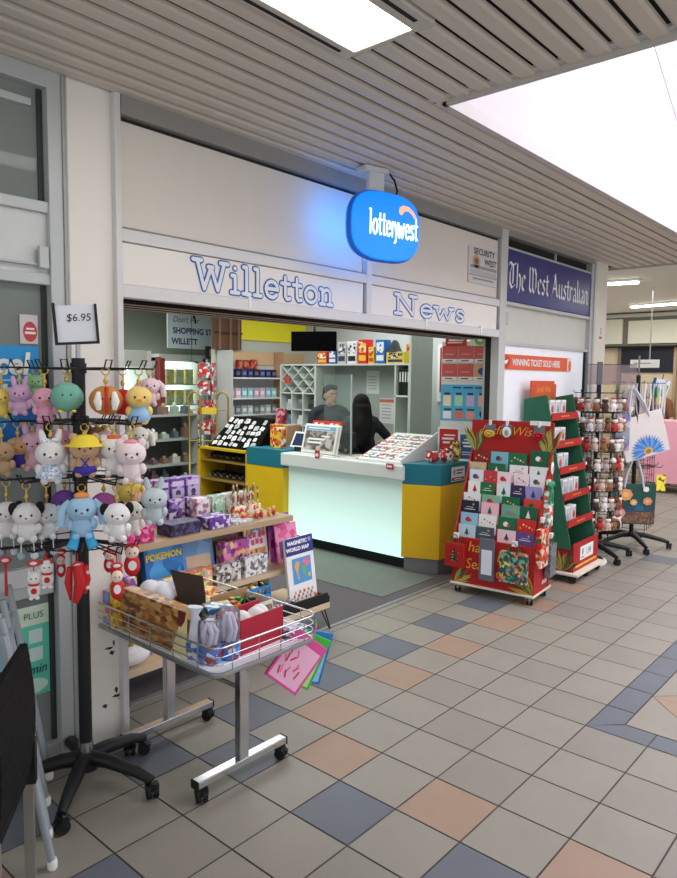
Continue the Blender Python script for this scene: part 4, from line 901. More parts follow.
PL = [
 (2, 403, .05, 0, .12, 'bear', YLW, YLW, 'yellow plush bear keyring at the far left end of the top tier'),
 (20, 399, .08, 0, .125, 'bunny', LIL, LIL, 'lilac plush bunny keyring near the left end of the top tier'),
 (36, 386, -.06, 0, .10, 'bear', (176, 222, 160), (176, 222, 160), 'small pale green plush keyring behind the lilac bunny'),
 (45, 404, .12, 0, .135, 'bird', PINK, (232, 222, 224), 'pink plush bird keyring with orange beak and pale belly'),
 (67, 397, .16, 0, .12, 'ball', TEALP, TEALP, 'round teal plush keyring with little yellow feet', 'feet'),
 (106, 401, .16, 0, .125, 'bun', (206, 140, 74), (250, 246, 240), 'brown and white round plush bun keyring with red band and pink frill', 'red_tie'),
 (123, 402, .03, 0, .11, 'ball', (214, 44, 48), (214, 44, 48), 'round red plush keyring on the right of the top tier'),
 (139, 404, .12, 0, .15, 'chick', (248, 214, 130), (150, 190, 226), 'yellow plush chick keyring in a blue shirt', 'shirt'),
 (150, 391, -.05, 0, .12, 'lop', (240, 214, 220), (240, 214, 220), 'pale pink long eared plush keyring behind the yellow chick'),
 (2, 458, .12, 1, .14, 'bear', (190, 158, 122), (190, 158, 122), 'dark tan plush bear keyring at the far left of the second tier'),
 (18, 452, .05, 1, .13, 'hat0', (222, 176, 130), (70, 60, 170), 'tan plush keyring with blue trousers beside the far left bear'),
 (33, 450, .02, 1, .16, 'bunny', (244, 196, 212), (244, 196, 212), 'pink plush bunny keyring behind the white bunny in a dress'),
 (51, 461, .20, 1, .165, 'dress', WHT, WHT, 'white plush bunny keyring wearing a blue flowered dress and bow'),
 (62, 442, -.06, 1, .11, 'ball', (240, 170, 190), (240, 170, 190), 'round rose pink plush keyring between the white bunny and the hatted bear'),
 (85, 455, .20, 1, .16, 'hat', (216, 176, 140), WHT, 'plush bear keyring in a yellow hat and blue dungarees'),
 (97, 440, -.06, 1, .12, 'bear', (150, 106, 76), (150, 106, 76), 'brown plush keyring behind the bear in the yellow hat'),
 (106, 446, .0, 1, .13, 'ball', (238, 206, 214), (238, 206, 214), 'pale pink round plush keyring left of the orange capped one'),
 (114, 455, .15, 1, .155, 'bear', (248, 240, 238), (248, 240, 238), 'white plush keyring wearing an orange cap', 'cap'),
 (131, 461, .18, 1, .165, 'bear', (248, 228, 230), (248, 238, 236), 'white and pink plush keyring wearing a pink cap', 'pinkcap'),
 (139, 440, -.05, 1, .12, 'lop', (226, 224, 214), (226, 224, 214), 'off white floppy eared plush keyring at the right of the second tier'),
 (7, 519, .10, 2, .15, 'puppy', WHT, BLK, 'white plush puppy keyring with black ears at the far left', 'pom'),
 (27, 521, .16, 2, .155, 'puppy', WHT, BLK, 'white plush puppy keyring with black ears, second from the left', 'pom'),
 (47, 520, .10, 2, .145, 'lop', (236, 240, 240), (236, 240, 240), 'white floppy eared plush keyring with hanging pompoms', 'pom'),
 (65, 502, -.05, 2, .11, 'ball', (136, 92, 180), (136, 92, 180), 'purple plush keyring behind the long legged light blue one'),
 (82, 516, .20, 2, .165, 'lop', (170, 210, 240), (170, 210, 240), 'light blue plush keyring with long bright blue legs and orange cap', 'tentacles'),
 (104, 505, .0, 2, .11, 'ball', (200, 110, 190), (110, 90, 190), 'purple and pink plush keyring behind the puppy with black ears'),
 (117, 521, .18, 2, .15, 'puppy', WHT, BLK, 'white plush puppy keyring with black ears on the right of the third tier'),
 (132, 517, .04, 2, .14, 'puppy', (244, 240, 230), BLK, 'cream plush puppy keyring with black ears at the right end'),
 (131, 492, -.03, 2, .11, 'ball', (248, 222, 110), (248, 222, 110), 'round yellow plush keyring above the right hand puppies'),
 (142, 506, .0, 2, .12, 'bear', (244, 190, 170), (244, 190, 170), 'peach pink plush keyring next to the slim grey bunny'),
 (154, 505, .10, 2, .15, 'bunny', (196, 210, 214), (160, 190, 200), 'slim grey blue cloth bunny keyring at the far right of the rack'),
]
for e in PL:
    px, py, dz, tier, size, kind, c1, c2, lab = e[:9]; acc = e[9] if len(e) > 9 else None
    if kind == 'hat0': plush(px, py, dz, tier, size, 'chick', c1, c2, lab, acc=None)
    else: plush(px, py, dz, tier, size, kind, c1, c2, lab, acc=acc)
# red lucky charms on the lowest tier
REDC = mat((206, 34, 36), .6); 
def charm(px, py, dz, w, h, lab, style):
    p = ond(px, py, PD-dz); off = Vector((p.x-RX, p.y-RY, 0)); ang = math.atan2(off.y, off.x); arm(3, ang, max(off.length, .08)+.015)
    q = T('lucky_charm', lab, 'charm', (p.x, p.y, p.z-h/2), CAMDIR+PI/2); zt = TIER[3]-(p.z-h/2)
    b = MB()
    if style == 'cat':
        Wc = mat((244, 240, 238), .8); b.ell((0, 0, h*.32), (w*.42, w*.3, h*.30), Wc); b.ell((0, 0, h*.68), (w*.46, w*.36, h*.22), Wc)
        for u in (-1, 1): b.cyl((u*w*.26, 0, h*.82), (u*w*.34, 0, h*.98), w*.14, Wc, 8, w*.02); b.ell((u*w*.2, -w*.1, h*.05), (w*.16, w*.16, h*.06), Wc)
        b.build('body', q); b = MB(); b.lathe((0, 0, h*.46), [(w*.34, 0), (w*.38, h*.03), (w*.34, h*.06)], REDC, 12); b.ell((0, -w*.3, h*.3), (w*.2, w*.05, h*.1), REDC, 10, 6); b.build('collar', q)
        for u in (-1, 1): MB().ell((u*w*.16, -w*.33, h*.71), (w*.05, w*.04, h*.03), BLACK, 8, 5).build('eye', q)
    elif style == 'tassel':
        b.ell((0, 0, h*.86), (w*.4, w*.25, h*.12), REDC); b.cyl((0, 0, 0), (0, 0, h*.78), w*.32, REDC, 10, w*.22); b.build('tassel', q)
    elif style == 'doll':
        b.ell((0, 0, h*.36), (w*.42, w*.3, h*.34), REDC); b.build('body', q); b = MB(); b.ell((0, -w*.05, h*.74), (w*.36, w*.3, h*.20), mat((240, 214, 200), .8)); b.ell((0, w*.05, h*.82), (w*.38, w*.28, h*.17), REDC); b.build('head', q); b = MB(); b.disc(FR(0, -w*.31, h*.38), 0, 0, w*.22, h*.14, WHITE, .001); b.build('belly_patch', q)
        for u in (-1, 1): MB().ell((u*w*.13, -w*.33, h*.74), (w*.04, w*.03, h*.025), BLACK, 8, 5).build('eye', q)
    else:
        b.tube([(-w*.3, 0, h*.9), (-w*.38, 0, h*.5), (-w*.3, 0, h*.05)], [w*.12, w*.16, w*.05], REDC, 8); b.tube([(0, -.01, h*.95), (.01, -.02, h*.5), (-.01, -.01, 0)], [w*.2, w*.26, w*.12], REDC, 8); b.tube([(w*.28, 0, h*.92), (w*.34, 0, h*.55), (w*.25, 0, h*.2)], [w*.14, w*.18, w*.1], REDC, 8); b.build('fabric', q)
        b = MB(); b.ell((w*.4, -.01, h*.75), (w*.1, .012, h*.05), WHITE, 8, 6); b.ell((w*.38, -.01, h*.35), (w*.1, .012, h*.05), WHITE, 8, 6); b.build('white_trim', q)
    b = MB(); b.cyl((0, 0, h*.92), (0, 0, zt), .0025, REDC, 6); b.ell((.0, -.006, zt-.045), (.024, .005, .014), mat((214, 60, 66), .5), 10, 6); b.ell((.0, -.011, zt-.045), (.014, .003, .007), WHITE, 8, 5); b.build('cord_and_tag', q)
for a in ((6, 577, .10, .02, .15, 'thin red tassel charm hanging at the far left of the rack', 'tassel'), (34, 584, .14, .055, .12, 'white lucky cat charm with red collar, left of a pair', 'cat'), (47, 573, .12, .055, .12, 'white lucky cat charm with red collar, right of a pair', 'cat'), (61, 566, -.04, .045, .10, 'red doll charm behind the lucky cats', 'doll'),
          (78, 582, .16, .09, .15, 'large bundle of red fabric charms hanging before the rack pole', 'bundle'), (117, 584, .16, .06, .13, 'red doll charm with white belly hanging by the trolley', 'doll'), (109, 561, -.02, .05, .10, 'small red doll charm behind the front red doll', 'doll'), (132, 560, .05, .075, .14, 'tall red pouch charm at the right of the lowest tier', 'doll')):
    charm(*a)

# ================================================================ TROLLEY TABLE WITH WIRE RAIL
tx, ty = .03, -.39
r = T('display_trolley', 'chrome trolley table on casters with a wire rail round its top', 'trolley', (tx, ty, 0))
HW, HL = .29, .45
for s_ in (-1, 1):
    y = .26*s_ - (.01 if s_ < 0 else 0)
    b = MB(); b.bx(-.25, .25, y-.022, y+.022, .062, .094, CHROME); b.build('foot_bar', r, .003)
    for u in (-1, 1): MB().bx(u*.25-.004, u*.25+.004, y-.024, y+.024, .060, .096, BLACK).build('end_cap', r, .002); caster(r, u*.225, y-.01, .064, .025, .4*u)
    b = MB(); b.bx(-.025, .025, y-.018, y+.018, .094, .585, CHROME); b.build('post', r, .003)
b = MB(); b.cyl((0, -.26, .40), (0, .26, .40), .010, CHROME); b.build('stretcher', r)
def rrect(w, l, rad, n=6):
    o = []
    for cx, cy, a0 in ((w-rad, l-rad, 0), (-w+rad, l-rad, 90), (-w+rad, -l+rad, 180), (w-rad, -l+rad, 270)):
        for i in range(n+1): a = math.radians(a0+90*i/n); o.append((cx+rad*math.cos(a), cy+rad*math.sin(a)))
    return o
FL = frame((0, 0, 0), (1, 0, 0), (0, 1, 0))
b = MB(); b.prism(rrect(HW, HL, .05), FL, .016, STEEL, .582); b.prism(rrect(HW-.012, HL-.012, .045), FL, .004, mat((226, 226, 232), .5), .598); b.build('table_top', r, .003)
for z, rr in ((.630, .0025), (.662, .0025), (.698, .0045)):
    MB().tube([(x, y, z) for x, y in rrect(HW-.004, HL-.004, .05)], rr, CHROME, 8, True).build('rail', r)
for (x, y) in [(HW-.004, y_) for y_ in (-.34, -.18, -.02, .14, .30)]+[(-HW+.004, y_) for y_ in (-.34, -.18, -.02, .14, .30)]+[(x_, s_*(HL-.004)) for x_ in (-.2, -.06, .06, .2) for s_ in (-1, 1)]: MB().cyl((x, y, .595), (x, y, .698), .0024, CHROME, 6).build('rail_upright', r)
TZ = .6025
def item(name, lab, cat, x, y, z=TZ, rz=0, grp=None): return T(name, lab, cat, (x, y, z), rz, grp)
def pkg(name, lab, cat, x, y, z, w, d, h, pal, rz=0, scale=30, grp=None, title=None, tcol=(250, 250, 250), panel=None, lean=0, ts=.2, seed=0):
    """printed carton: body plus a printed front"""
    q = T(name, lab, cat, (x, y, z), rz, grp)
    M_ = Matrix.Rotation(lean, 4, 'X')
    b = MB(); b.X = M_; b.bx(-w/2, w/2, -d/2, d/2, 0, h, printed(pal, scale, seed=seed)); b.build('carton', q, min(.004, d*.2))
    if title or panel:
        b = MB(); b.X = M_; F = FR(0, -d/2, 0)
        if panel: b.rect(F, -w*.38, w*.38, h*.12, h*.55, mat(panel, .4), .001)
        if title: b.text(F @ Matrix.Translation((0, h*.72, 0)), title, h*ts, mat(tcol, .4), .0018, 'CENTER', 1, 0, .002)
        b.build('print', q)
    return q
# brown patterned game box along the left rail
q = item('game_box', 'long brown gold patterned box standing along the left rail of the trolley', 'box', -.20, -.39, TZ, -PI/2)
b = MB(); b.bx(-.24, .24, -.03, .03, 0, .19, printed([(150, 92, 40), (190, 132, 66), (110, 64, 28), (206, 160, 92), (168, 108, 52)], 26, seed=4, stretch=(1, 1, 2.2))); b.build('carton', q, .003)
b = MB(); b.poly(FR(0, -.03, 0), [(.13, 0), (.24, 0), (.24, .19), (.20, .15), (.17, .09)], mat((240, 226, 170), .45), .001); b.poly(FR(0, -.03, 0), [(.17, .13), (.20, .12), (.225, .15), (.235, .185), (.19, .185)], mat((110, 44, 30), .45), .0015); b.build('print', q)
pkg('snack_box', 'narrow yellow box at the back end of the trolley', 'box', -.215, -.09, TZ, .05, .05, .20, [(236, 190, 40), (250, 214, 80), (180, 110, 30)], -PI/2, 40)
pkg('toy_box', 'pink and blue toy box at the far back corner of the trolley', 'box', -.205, -.015, TZ, .07, .06, .15, [(226, 90, 150), (110, 170, 220), (250, 220, 90), (160, 110, 190)], -PI/2, 34)
pkg('toy_box', 'small purple toy box leaning behind the yellow box', 'box', -.13, -.04, TZ, .08, .05, .20, [(180, 90, 170), (240, 130, 180), (250, 230, 110), (90, 120, 210)], -PI/2, 36, seed=2)
q = item('cloud_cushion', 'white puffy cloud shaped item lying behind the brown box', 'toy', -.09, -.26, TZ)
b = MB(); CLW = mat((232, 234, 242), .9)
for (x, y, z, rr) in ((0, 0, .15, .06), (.05, -.03, .18, .045), (-.04, .04, .17, .05), (.03, .06, .15, .045)): b.ell((x, y, z), rr, CLW)
b.ell((0, .02, .07), (.07, .07, .075), CLW); blend(b.build('body', q), .008, 3)
q = item('open_carton', 'open dark cardboard flap box standing in the middle of the trolley', 'box', -.01, -.36, TZ, -.5)
b = MB(); b.bx(-.06, .06, -.04, .04, 0, .15, mat((60, 48, 42), .7)); b.build('carton', q); b = MB(); b.add([(-.06, -.04, .15), (.06, -.04, .15), (.04, -.09, .26), (-.10, -.08, .30)], [(0, 1, 2, 3)], mat((70, 56, 48), .7)); b.build('flap', q)
# clear tubs with blue bases
for k, (x, y, hh, lab) in enumerate(((-.185, -.715, .17, 'clear plastic tub with blue printed base at the near trolley corner'), (-.105, -.735, .20, 'taller clear plastic tub with blue base beside the first tub'))):
    q = item('party_tub', lab, 'tub', x, y)
    b = MB(); b.lathe((0, 0, 0), [(.045, 0), (.048, .012), (.048, .07), (.046, .072)], printed([(60, 110, 190), (90, 150, 220), (150, 60, 60), (190, 210, 236)], 40, seed=k), 20); b.build('base_cup', q)
    b = MB(); b.lathe((0, 0, .072), [(.046, 0), (.047, hh-.10), (.044, hh-.075), (.018, hh-.07)], clear((236, 238, 246), .18, .84), 20); b.build('dome', q)
    b = MB(); PINKISH = mat((232, 220, 232), .6)
    for j in range(5): a = j*1.3; b.tube([(.02*math.cos(a), .02*math.sin(a), .07), (.03*math.cos(a+.5), .03*math.sin(a+.5), .12), (.012*math.cos(a), .012*math.sin(a), hh-.02)], .010, PINKISH, 7)
    b.build('filling', q)
q = item('gift_bag', 'crumpled clear bag with white filling between the brown box and tubs', 'bag', -.19, -.63)
b = MB(); b.tube([(0, 0, .0), (0, 0, .05), (.005, 0, .12), (-.005, 0, .17), (.0, 0, .205)], [.035, .042, .036, .016, .034], mat((220, 224, 236), .35), 9); b.build('bag', q); b = MB(); b.lathe((0, 0, .0), [(.040, 0), (.044, .05), (.042, .07)], printed([(70, 110, 180), (210, 216, 230), (40, 60, 130)], 50), 12); b.build('printed_base', q)
# red box with white contents
q = item('red_carton', 'open dark red box at the front of the trolley holding white items', 'box', .055, -.685, TZ, .06)
RDK = mat((172, 26, 50), .5); b = MB(); b.bx(-.125, .125, -.07, .07, 0, .008, RDK); b.bx(-.125, .125, -.074, -.068, 0, .145, RDK); b.bx(-.125, .125, .068, .074, 0, .145, RDK); b.bx(-.128, -.122, -.074, .074, 0, .145, RDK); b.bx(.122, .128, -.074, .074, 0, .10, RDK); b.build('carton', q)
for k, (x, y) in enumerate(((-.06, -.69), (.02, -.675), (.09, -.68), (.125, -.665))):
    q = item('wrapped_soap', 'white wrapped bundle in the dark red box, %s from the left' % ORD[k], 'bundle', x, y, TZ+.0085, .3*k, 'white bundles in the dark red box')
    b = MB(); b.ell((0, 0, .07), (.036, .05, .07), mat((240, 238, 236), .7, bump=.3)); b.build('bundle', q)
# white carton of toys
q = item('toy_carton', 'open white cardboard carton of small toys at the right of the trolley', 'box', .17, -.50, TZ, .03)
WC = mat((226, 220, 210), .6); KR = mat((170, 136, 98), .7); b = MB(); b.bx(-.11, .11, -.09, .09, 0, .006, KR); b.bx(-.11, .11, -.09, -.084, 0, .115, WC); b.bx(-.11, .11, .084, .09, 0, .14, KR); b.bx(-.11, -.104, -.09, .09, 0, .12, KR); b.bx(.104, .11, -.09, .09, 0, .12, WC); b.build('carton', q)
b = MB(); b.rect(FR(0, -.09, 0), -.10, .10, .02, .10, printed([(236, 232, 226), (90, 150, 90), (200, 120, 60), (236, 232, 226), (110, 100, 90)], 40)); b.build('print', q)
for k, (x, y, c, lab) in enumerate(((.12, -.50, (236, 130, 40), 'orange toy car in the white carton'), (.17, -.47, (70, 170, 60), 'green toy car in the white carton'), (.22, -.51, (60, 60, 66), 'dark toy car in the white carton'), (.15, -.455, (240, 200, 60), 'yellow toy car in the white carton'))):
    q = item('toy_car', lab, 'toy car', x, y, TZ+.09, .6*k)
    b = MB(); b.bx(-.03, .03, -.018, .018, .006, .022, mat(c, .35)); b.bx(-.016, .016, -.015, .015, .022, .036, mat(tuple(int(v*.7) for v in c), .3)); b.build('body', q, .004)
    for u in (-.018, .018):
        for w_ in (-.018, .018): MB().cyl((u, w_-.004, .009), (u, w_+.004, .009), .009, BLACKM, 10).build('wheel', q)
    MB().bx(-.028, .028, -.022, .022, -.088, 0, mat((150, 120, 90), .8)).build('box_tray', q)
for k in range(6):
    q = item('sticker_packet', 'flat pastel packet, %s up in the pile at the right front trolley corner' % ORD[k], 'packet', .235+.004*(k % 3), -.73+.006*(k % 2), TZ+.0065*k, .15*((k*5) % 3-1), 'flat packets piled at the trolley corner')
    MB().bx(-.05, .05, -.065, .065, 0, .006, printed([(230, 236, 236), (150, 200, 190), (240, 200, 210), (200, 180, 230), (90, 110, 120)], 60, seed=k)).build('packet', q, .001)
for k, (x, y, z, w, d_, h, pal, lab) in enumerate(((.03, -.50, TZ, .12, .10, .13, [(80, 190, 190), (230, 240, 240), (240, 160, 60), (60, 120, 170)], 'turquoise toy pack behind the dark cardboard flap'), (.10, -.35, TZ, .15, .10, .11, [(240, 170, 60), (250, 220, 90), (220, 90, 50), (130, 180, 90)], 'orange and yellow toy pack in the middle of the trolley'), (.20, -.33, TZ, .10, .12, .09, [(110, 80, 150), (230, 220, 236), (60, 60, 100)], 'purple and white carton near the right rail'), (.14, -.17, TZ, .2, .14, .10, [(236, 120, 60), (250, 226, 120), (90, 170, 90), (230, 70, 70)], 'orange printed bag of toys at the far side of the trolley'), (-.02, -.15, TZ, .10, .1, .16, [(236, 90, 150), (250, 210, 90), (120, 190, 230)], 'pink toy pack at the back of the trolley'), (.16, -.02, TZ, .16, .06, .14, [(230, 60, 120), (250, 220, 90), (90, 200, 230)], 'bright pink pack at the back rail of the trolley'))):
    pkg('toy_pack', lab, 'toy pack', x, y, z, w, d_, h, pal, -.4+.25*k, 34, seed=k+5)
# zip pouches hanging from the right near corner
for k, (u, c, c2, rz_, lab) in enumerate(((.0, (228, 84, 160), (250, 190, 220), -.35, 'pink zip pouch of small red sticks hanging from the trolley corner'), (.035, (70, 190, 70), (190, 236, 150), -.25, 'green zip pouch hanging behind the pink pouch'), (.06, (40, 120, 190), (150, 200, 240), -.15, 'blue zip pouch hanging behind the green pouch'))):
    q = T('zip_pouch', lab, 'pouch', (tx+HW-.028+u*1.35, ty-HL+.012+u*.9, .592-.0*k), -.25+rz_*.3, None, ry=.72-.2*k); q.scale = (1.15, 1, 1.15)
    b = MB(); b.bx(-.075, .075, -.006, .006, -.20, -.012, mat(c2, .35)); b.build('pouch', q, .004)
    b = MB(); b.bx(-.082, .082, -.008, .008, -.034, -.0, mat(c, .4)); b.bx(-.082, -.072, -.0075, .0075, -.205, -.02, mat(c, .4)); b.bx(.072, .082, -.0075, .0075, -.205, -.02, mat(c, .4)); b.bx(-.082, .082, -.0075, .0075, -.206, -.196, mat(c, .4)); b.build('zip_border', q, .002)
    if k == 0:
        b = MB()
        for j in range(12): x = random.uniform(-.05, .05); z = random.uniform(-.18, -.07); a = random.uniform(-1, 1); b.stroke(FR(0, -.0065, 0), [(x, z), (x+.018*math.sin(a), z+.03*math.cos(a))], .006, mat((214, 30, 80) if j % 2 else (250, 120, 170), .4), .001)
        b.build('sticks', q)
    b = MB(); b.tube([(0, 0, -.005), (-.01, .0, .03), (-.02, .01, .05)], .003, mat(c, .4), 6); b.build('loop', q)
# small red toy hanging under the trolley side
q = T('hanging_toy', 'small red toy truck in a clear bag hanging below the trolley edge', 'toy', (.30, -.50, .50), .3)
b = MB(); b.bx(-.04, .04, -.02, .02, 0, .035, mat((190, 40, 44), .4)); b.bx(-.04, -.01, -.018, .018, .035, .06, mat((210, 90, 90), .4)); b.build('body', q, .004)
for u in (-.024, .024): MB().cyl((u, -.024, .002), (u, .024, .002), .013, BLACKM, 12).build('wheel', q)
b = MB(); b.cyl((0, 0, .06), (0, 0, .118), .002, WHITE, 6); b.build('hanging_loop', q)

# ================================================================ CHAIR AND FOLDED FRAME AT THE LEFT EDGE
r = T('chair', 'black backed chair with flat steel legs at the left edge of the picture', 'chair', (-1.02, -.83, 0), math.radians(53.1))
# local +x points along the back rail away from the viewer
b = MB()
n = 8
prof = []
for i in range(n+1):
    t_ = i/n; prof.append((-.02*math.sin(PI*t_), .43+.44*t_))
for i in range(n):
    (y0, z0), (y1, z1) = prof[i], prof[i+1]
    b.add([(-.22, y0-.012, z0), (.20, y0-.012, z0), (.20, y1-.012, z1), (-.22, y1-.012, z1), (-.22, y0+.012, z0), (.20, y0+.012, z0), (.20, y1+.012, z1), (-.22, y1+.012, z1)], [(0, 1, 2, 3), (4, 7, 6, 5), (0, 3, 7, 4), (1, 5, 6, 2), (0, 4, 5, 1), (2, 6, 7, 3)], mat((16, 16, 18), .6, var=.02, spec=.15))
b.build('backrest', r, .004)
b = MB(); b.bx(-.22, .20, .02, .42, .40, .44, BLACK); b.build('seat', r, .01)
FLAT = mat((150, 146, 138), .4, .6)
for x in (-.21, .19):
    MB().bx(x-.006, x+.012, -.02, .012, .0, .46, FLAT).build('leg', r, .002); MB().bx(x-.006, x+.012, .39, .42, 0, .41, FLAT).build('leg', r, .002)
b = MB(); b.bx(.18, .21, -.03, .02, .40, .55, BLACK); b.build('corner_bracket', r, .003)
r = T('folded_stand', 'folded stand of pale grey tubes with white caps leaning by the left door', 'stand', (-.62, -.25, 0))
TUB = mat((170, 178, 186), .4, .3)
feet = [(-.535, -.06), (-.63, -.23), (-.72, -.43), (-.79, -.60)]
for k, (x, y) in enumerate(feet):
    f0 = Vector((x+.62, y+.25, .018)); t0 = f0+Vector((-.14, .02, .86))
    MB().tube([f0, t0], .0135, TUB, 12).build('leg', r)
    b = MB(); b.lathe((f0.x, f0.y, 0), [(.012, 0), (.017, .006), (.017, .03), (.0145, .04)], WHITE, 12); b.build('foot_cap', r)
b = MB(); b.tube([Vector((feet[0][0]+.62-.125, feet[0][1]+.25+.02, .76)), Vector((feet[3][0]+.62-.125, feet[3][1]+.25+.02, .76))], .010, TUB, 10); b.build('cross_bar', r)
# ================================================================ TIERED DISPLAY AT THE SHOP FRONT
r = T('display_shelf', 'low two tier wooden display shelf just inside the shop opening', 'shelf', (0, 0, 0))
WD = mat((186, 160, 128), .5, var=.10, scale=5); WDL = mat((206, 184, 152), .5, var=.08, scale=5)
b = MB(); b.bx(.0, 1.5, .50, 1.18, .745, .785, WD); b.build('top_shelf', r, .003)
b = MB(); b.bx(.0, 1.46, .70, .72, .2, .745, mat((150, 126, 100), .6)); b.build('back_panel', r)
b = MB(); b.bx(-.0, 1.60, .24, .70, .165, .205, WDL); b.build('lower_shelf', r, .003)
b = MB(); b.bx(.0, 1.48, .42, .70, .42, .45, WDL); b.build('middle_shelf', r, .003)
for x in (.01,): MB().bx(x, x+.025, .44, 1.15, .205, .745, WD).build('side_panel', r, .002)
for (x, y, dx, dy) in ((1.57, .29, .05, -.03), (.05, .29, 0, -.03), (1.56, .66, .05, .03), (.05, .66, 0, .03)):
    b = MB(); b.tube([(x-.02, y, .168), (x+dx, y+dy, .006), (x+dx+.006, y+dy, .006), (x+.02, y, .168)], .0045, BLACK, 6); b.build('hairpin_leg', r)
b = MB(); b.bx(1.0, 1.585, .245, .262, .205, .272, BLACKM); b.bx(1.585, 1.60, .245, .45, .205, .25, BLACKM); b.build('stock_lip', r)
ZT = .7855; n_ = [0]
def stock(name, lab, cat, x, y, z, w, d, h, pal, rz=0, grp=None, lean=0, scale=30, title=None, tcol=(250, 250, 250), panel=None, ts=.2, seed=None):
    n_[0] += 1
    return pkg(name, lab, cat, x, y, z, w, d, h, pal, rz, scale, grp, title, tcol, panel, lean, ts, n_[0] if seed is None else seed)
PURP = [(110, 70, 160), (150, 110, 200), (90, 50, 130), (200, 170, 226)]
for k in range(4):
    q = stock('doll_box', 'purple window fronted toy box, %s from left, back row of top shelf' % ORD[k], 'toy box', .64+.125*k, 1.02, ZT, .118, .08, .27, PURP, 0, 'purple toy boxes on the display shelf', 0, 24, panel=None)
    b = MB(); F = FR(0, -.04, 0); b.rect(F, -.046, .046, .04, .20, mat((206, 196, 220), .25), .001); b.ell((0, -.042, .11), (.025, .006, .05), mat([(240, 150, 190), (120, 100, 170), (230, 190, 160), (90, 80, 120), (200, 120, 190)][k], .5), 10, 7); b.disc(F, 0, .17, .02, .02, mat((80, 60, 120), .5), .002); b.rect(F, -.046, .046, .215, .25, mat((230, 210, 240), .4), .001); b.build('window', q)
for k in range(4):
    q = stock('doll_box', 'small violet toy box, %s from the left in the second row of the top shelf' % ORD[k], 'toy box', .52+.14*k, .90, ZT, .12, .07, .15, [(120, 84, 170), (170, 140, 210), (70, 60, 110), (226, 210, 236)], 0, 'violet boxes in the second row', 0, 40)
for k, (c, w) in enumerate((((120, 160, 190), .12), ((230, 190, 200), .11), ((170, 210, 180), .11), ((236, 232, 226), .11), ((236, 180, 170), .10))):
    stock('plush_box', '%s blind box in the middle row of the top shelf' % ['blue grey', 'pale pink', 'mint green', 'off white', 'salmon'][k], 'box', .80+.125*k if k else .46, .79, ZT, w, .08, .16 if k else .18, [c, tuple(max(0, v-60) for v in c), (244, 242, 240), tuple(min(255, v+20) for v in c)], 0, None, 0, 36)
for k, (x, w, pal, lab) in enumerate(((.30, .20, [(224, 50, 130), (240, 130, 180), (180, 30, 100)], 'bright pink flat box at the left front of the top shelf, lower of two'), (.62, .22, [(44, 36, 70), (80, 70, 120), (24, 22, 40)], 'dark navy flat box at the front of the top shelf'), (.88, .18, [(120, 70, 170), (226, 214, 236), (90, 50, 140)], 'purple and white flat box at the front of the top shelf'), (1.08, .16, [(214, 214, 220), (160, 170, 190), (240, 240, 240)], 'pale silver flat packet at the front of the top shelf'))):
    stock('flat_box', lab, 'box', x, .60, ZT, w, .14, .075 if k < 3 else .02, pal, .03*k, None, 0, 40)
stock('flat_box', 'bright pink flat box at the left front of the top shelf, upper of two', 'box', .33, .605, ZT+.0762, .18, .13, .045, [(230, 70, 150), (250, 170, 205), (190, 30, 110)], .12, None, 0, 40)
# pencil pots
for k in range(2):
    x = 1.16+.13*k
    q = T('pencil_pot', 'red and white pot of striped sticks on the top shelf, %s one' % ['left', 'right'][k], 'pot', (x, .70, ZT))
    b = MB(); b.bx(-.055, .055, -.04, .04, 0, .085, printed([(214, 60, 50), (250, 244, 236), (240, 200, 90), (236, 230, 226)], 44, seed=k)); b.build('pot', q, .004)
    for j in range(7):
        p0 = Vector((-.042+.014*j, -.02+.018*(j % 3), .07)); lean_ = Vector((random.uniform(-.012, .012), random.uniform(-.01, .02), .13+.012*(j % 3)))
        t_ = T('striped_stick', 'striped novelty stick, %s from the left in the %s red and white pot' % (ORD[j], ['left', 'right'][k]), 'stick', tuple(Vector((x, .70, ZT))+p0), 0, 'striped sticks in the pots')
        sb = MB()
        for s_ in range(6): sb.cyl(lean_*s_/6, lean_*(s_+1)/6, .0055, mat([(190, 60, 60), (236, 220, 180), (90, 150, 90)][(s_+j) % 3], .5), 8)
        sb.build('stick', t_)
for k in range(6):
    q = T('novelty_figure', 'red and yellow novelty figure, %s from left at the top shelf front' % ORD[k], 'toy', (1.13+.058*k, .60+.014*(k % 2), ZT), .2*k, 'novelty figures at the front of the top shelf')
    b = MB(); b.ell((0, 0, .018), (.022, .016, .018), mat([(206, 44, 40), (230, 150, 50), (200, 60, 50)][k % 3], .4)); b.build('body', q); b = MB(); b.ell((0, 0, .047), (.014, .013, .014), mat((240, 200, 140), .4)); b.build('head', q)
# middle tier, in front: puzzles, books, bags
ZM = .4505
stock('game_box', 'blue game box with yellow title and yellow toys below, left on the middle shelf', 'box', .52, .60, ZM, .28, .05, .27, [(40, 130, 206), (70, 160, 226), (30, 110, 186)], .05, None, -.18, 10, 'POKEMON', (250, 220, 60), None, .20)
q = stock('game_tray', 'yellow and blue strip box in front of the blue game box', 'box', .52, .50, ZM, .30, .06, .11, [(244, 206, 60), (80, 160, 220), (230, 150, 60), (250, 230, 130)], .05, None, -.2, 26)
stock('picture_book', 'pale blue picture book with a cream panel, standing on the middle shelf', 'book', .80, .63, ZM, .24, .02, .29, [(110, 160, 216), (130, 176, 226), (90, 140, 200)], -.04, None, -.2, 14, None, panel=(226, 196, 160))
stock('activity_bag', 'pink and purple patterned gift bag on the middle shelf', 'bag', 1.05, .61, ZM, .22, .08, .22, [(200, 70, 150), (150, 90, 170), (240, 200, 120), (236, 150, 190), (110, 60, 110)], .0, None, 0, 34)
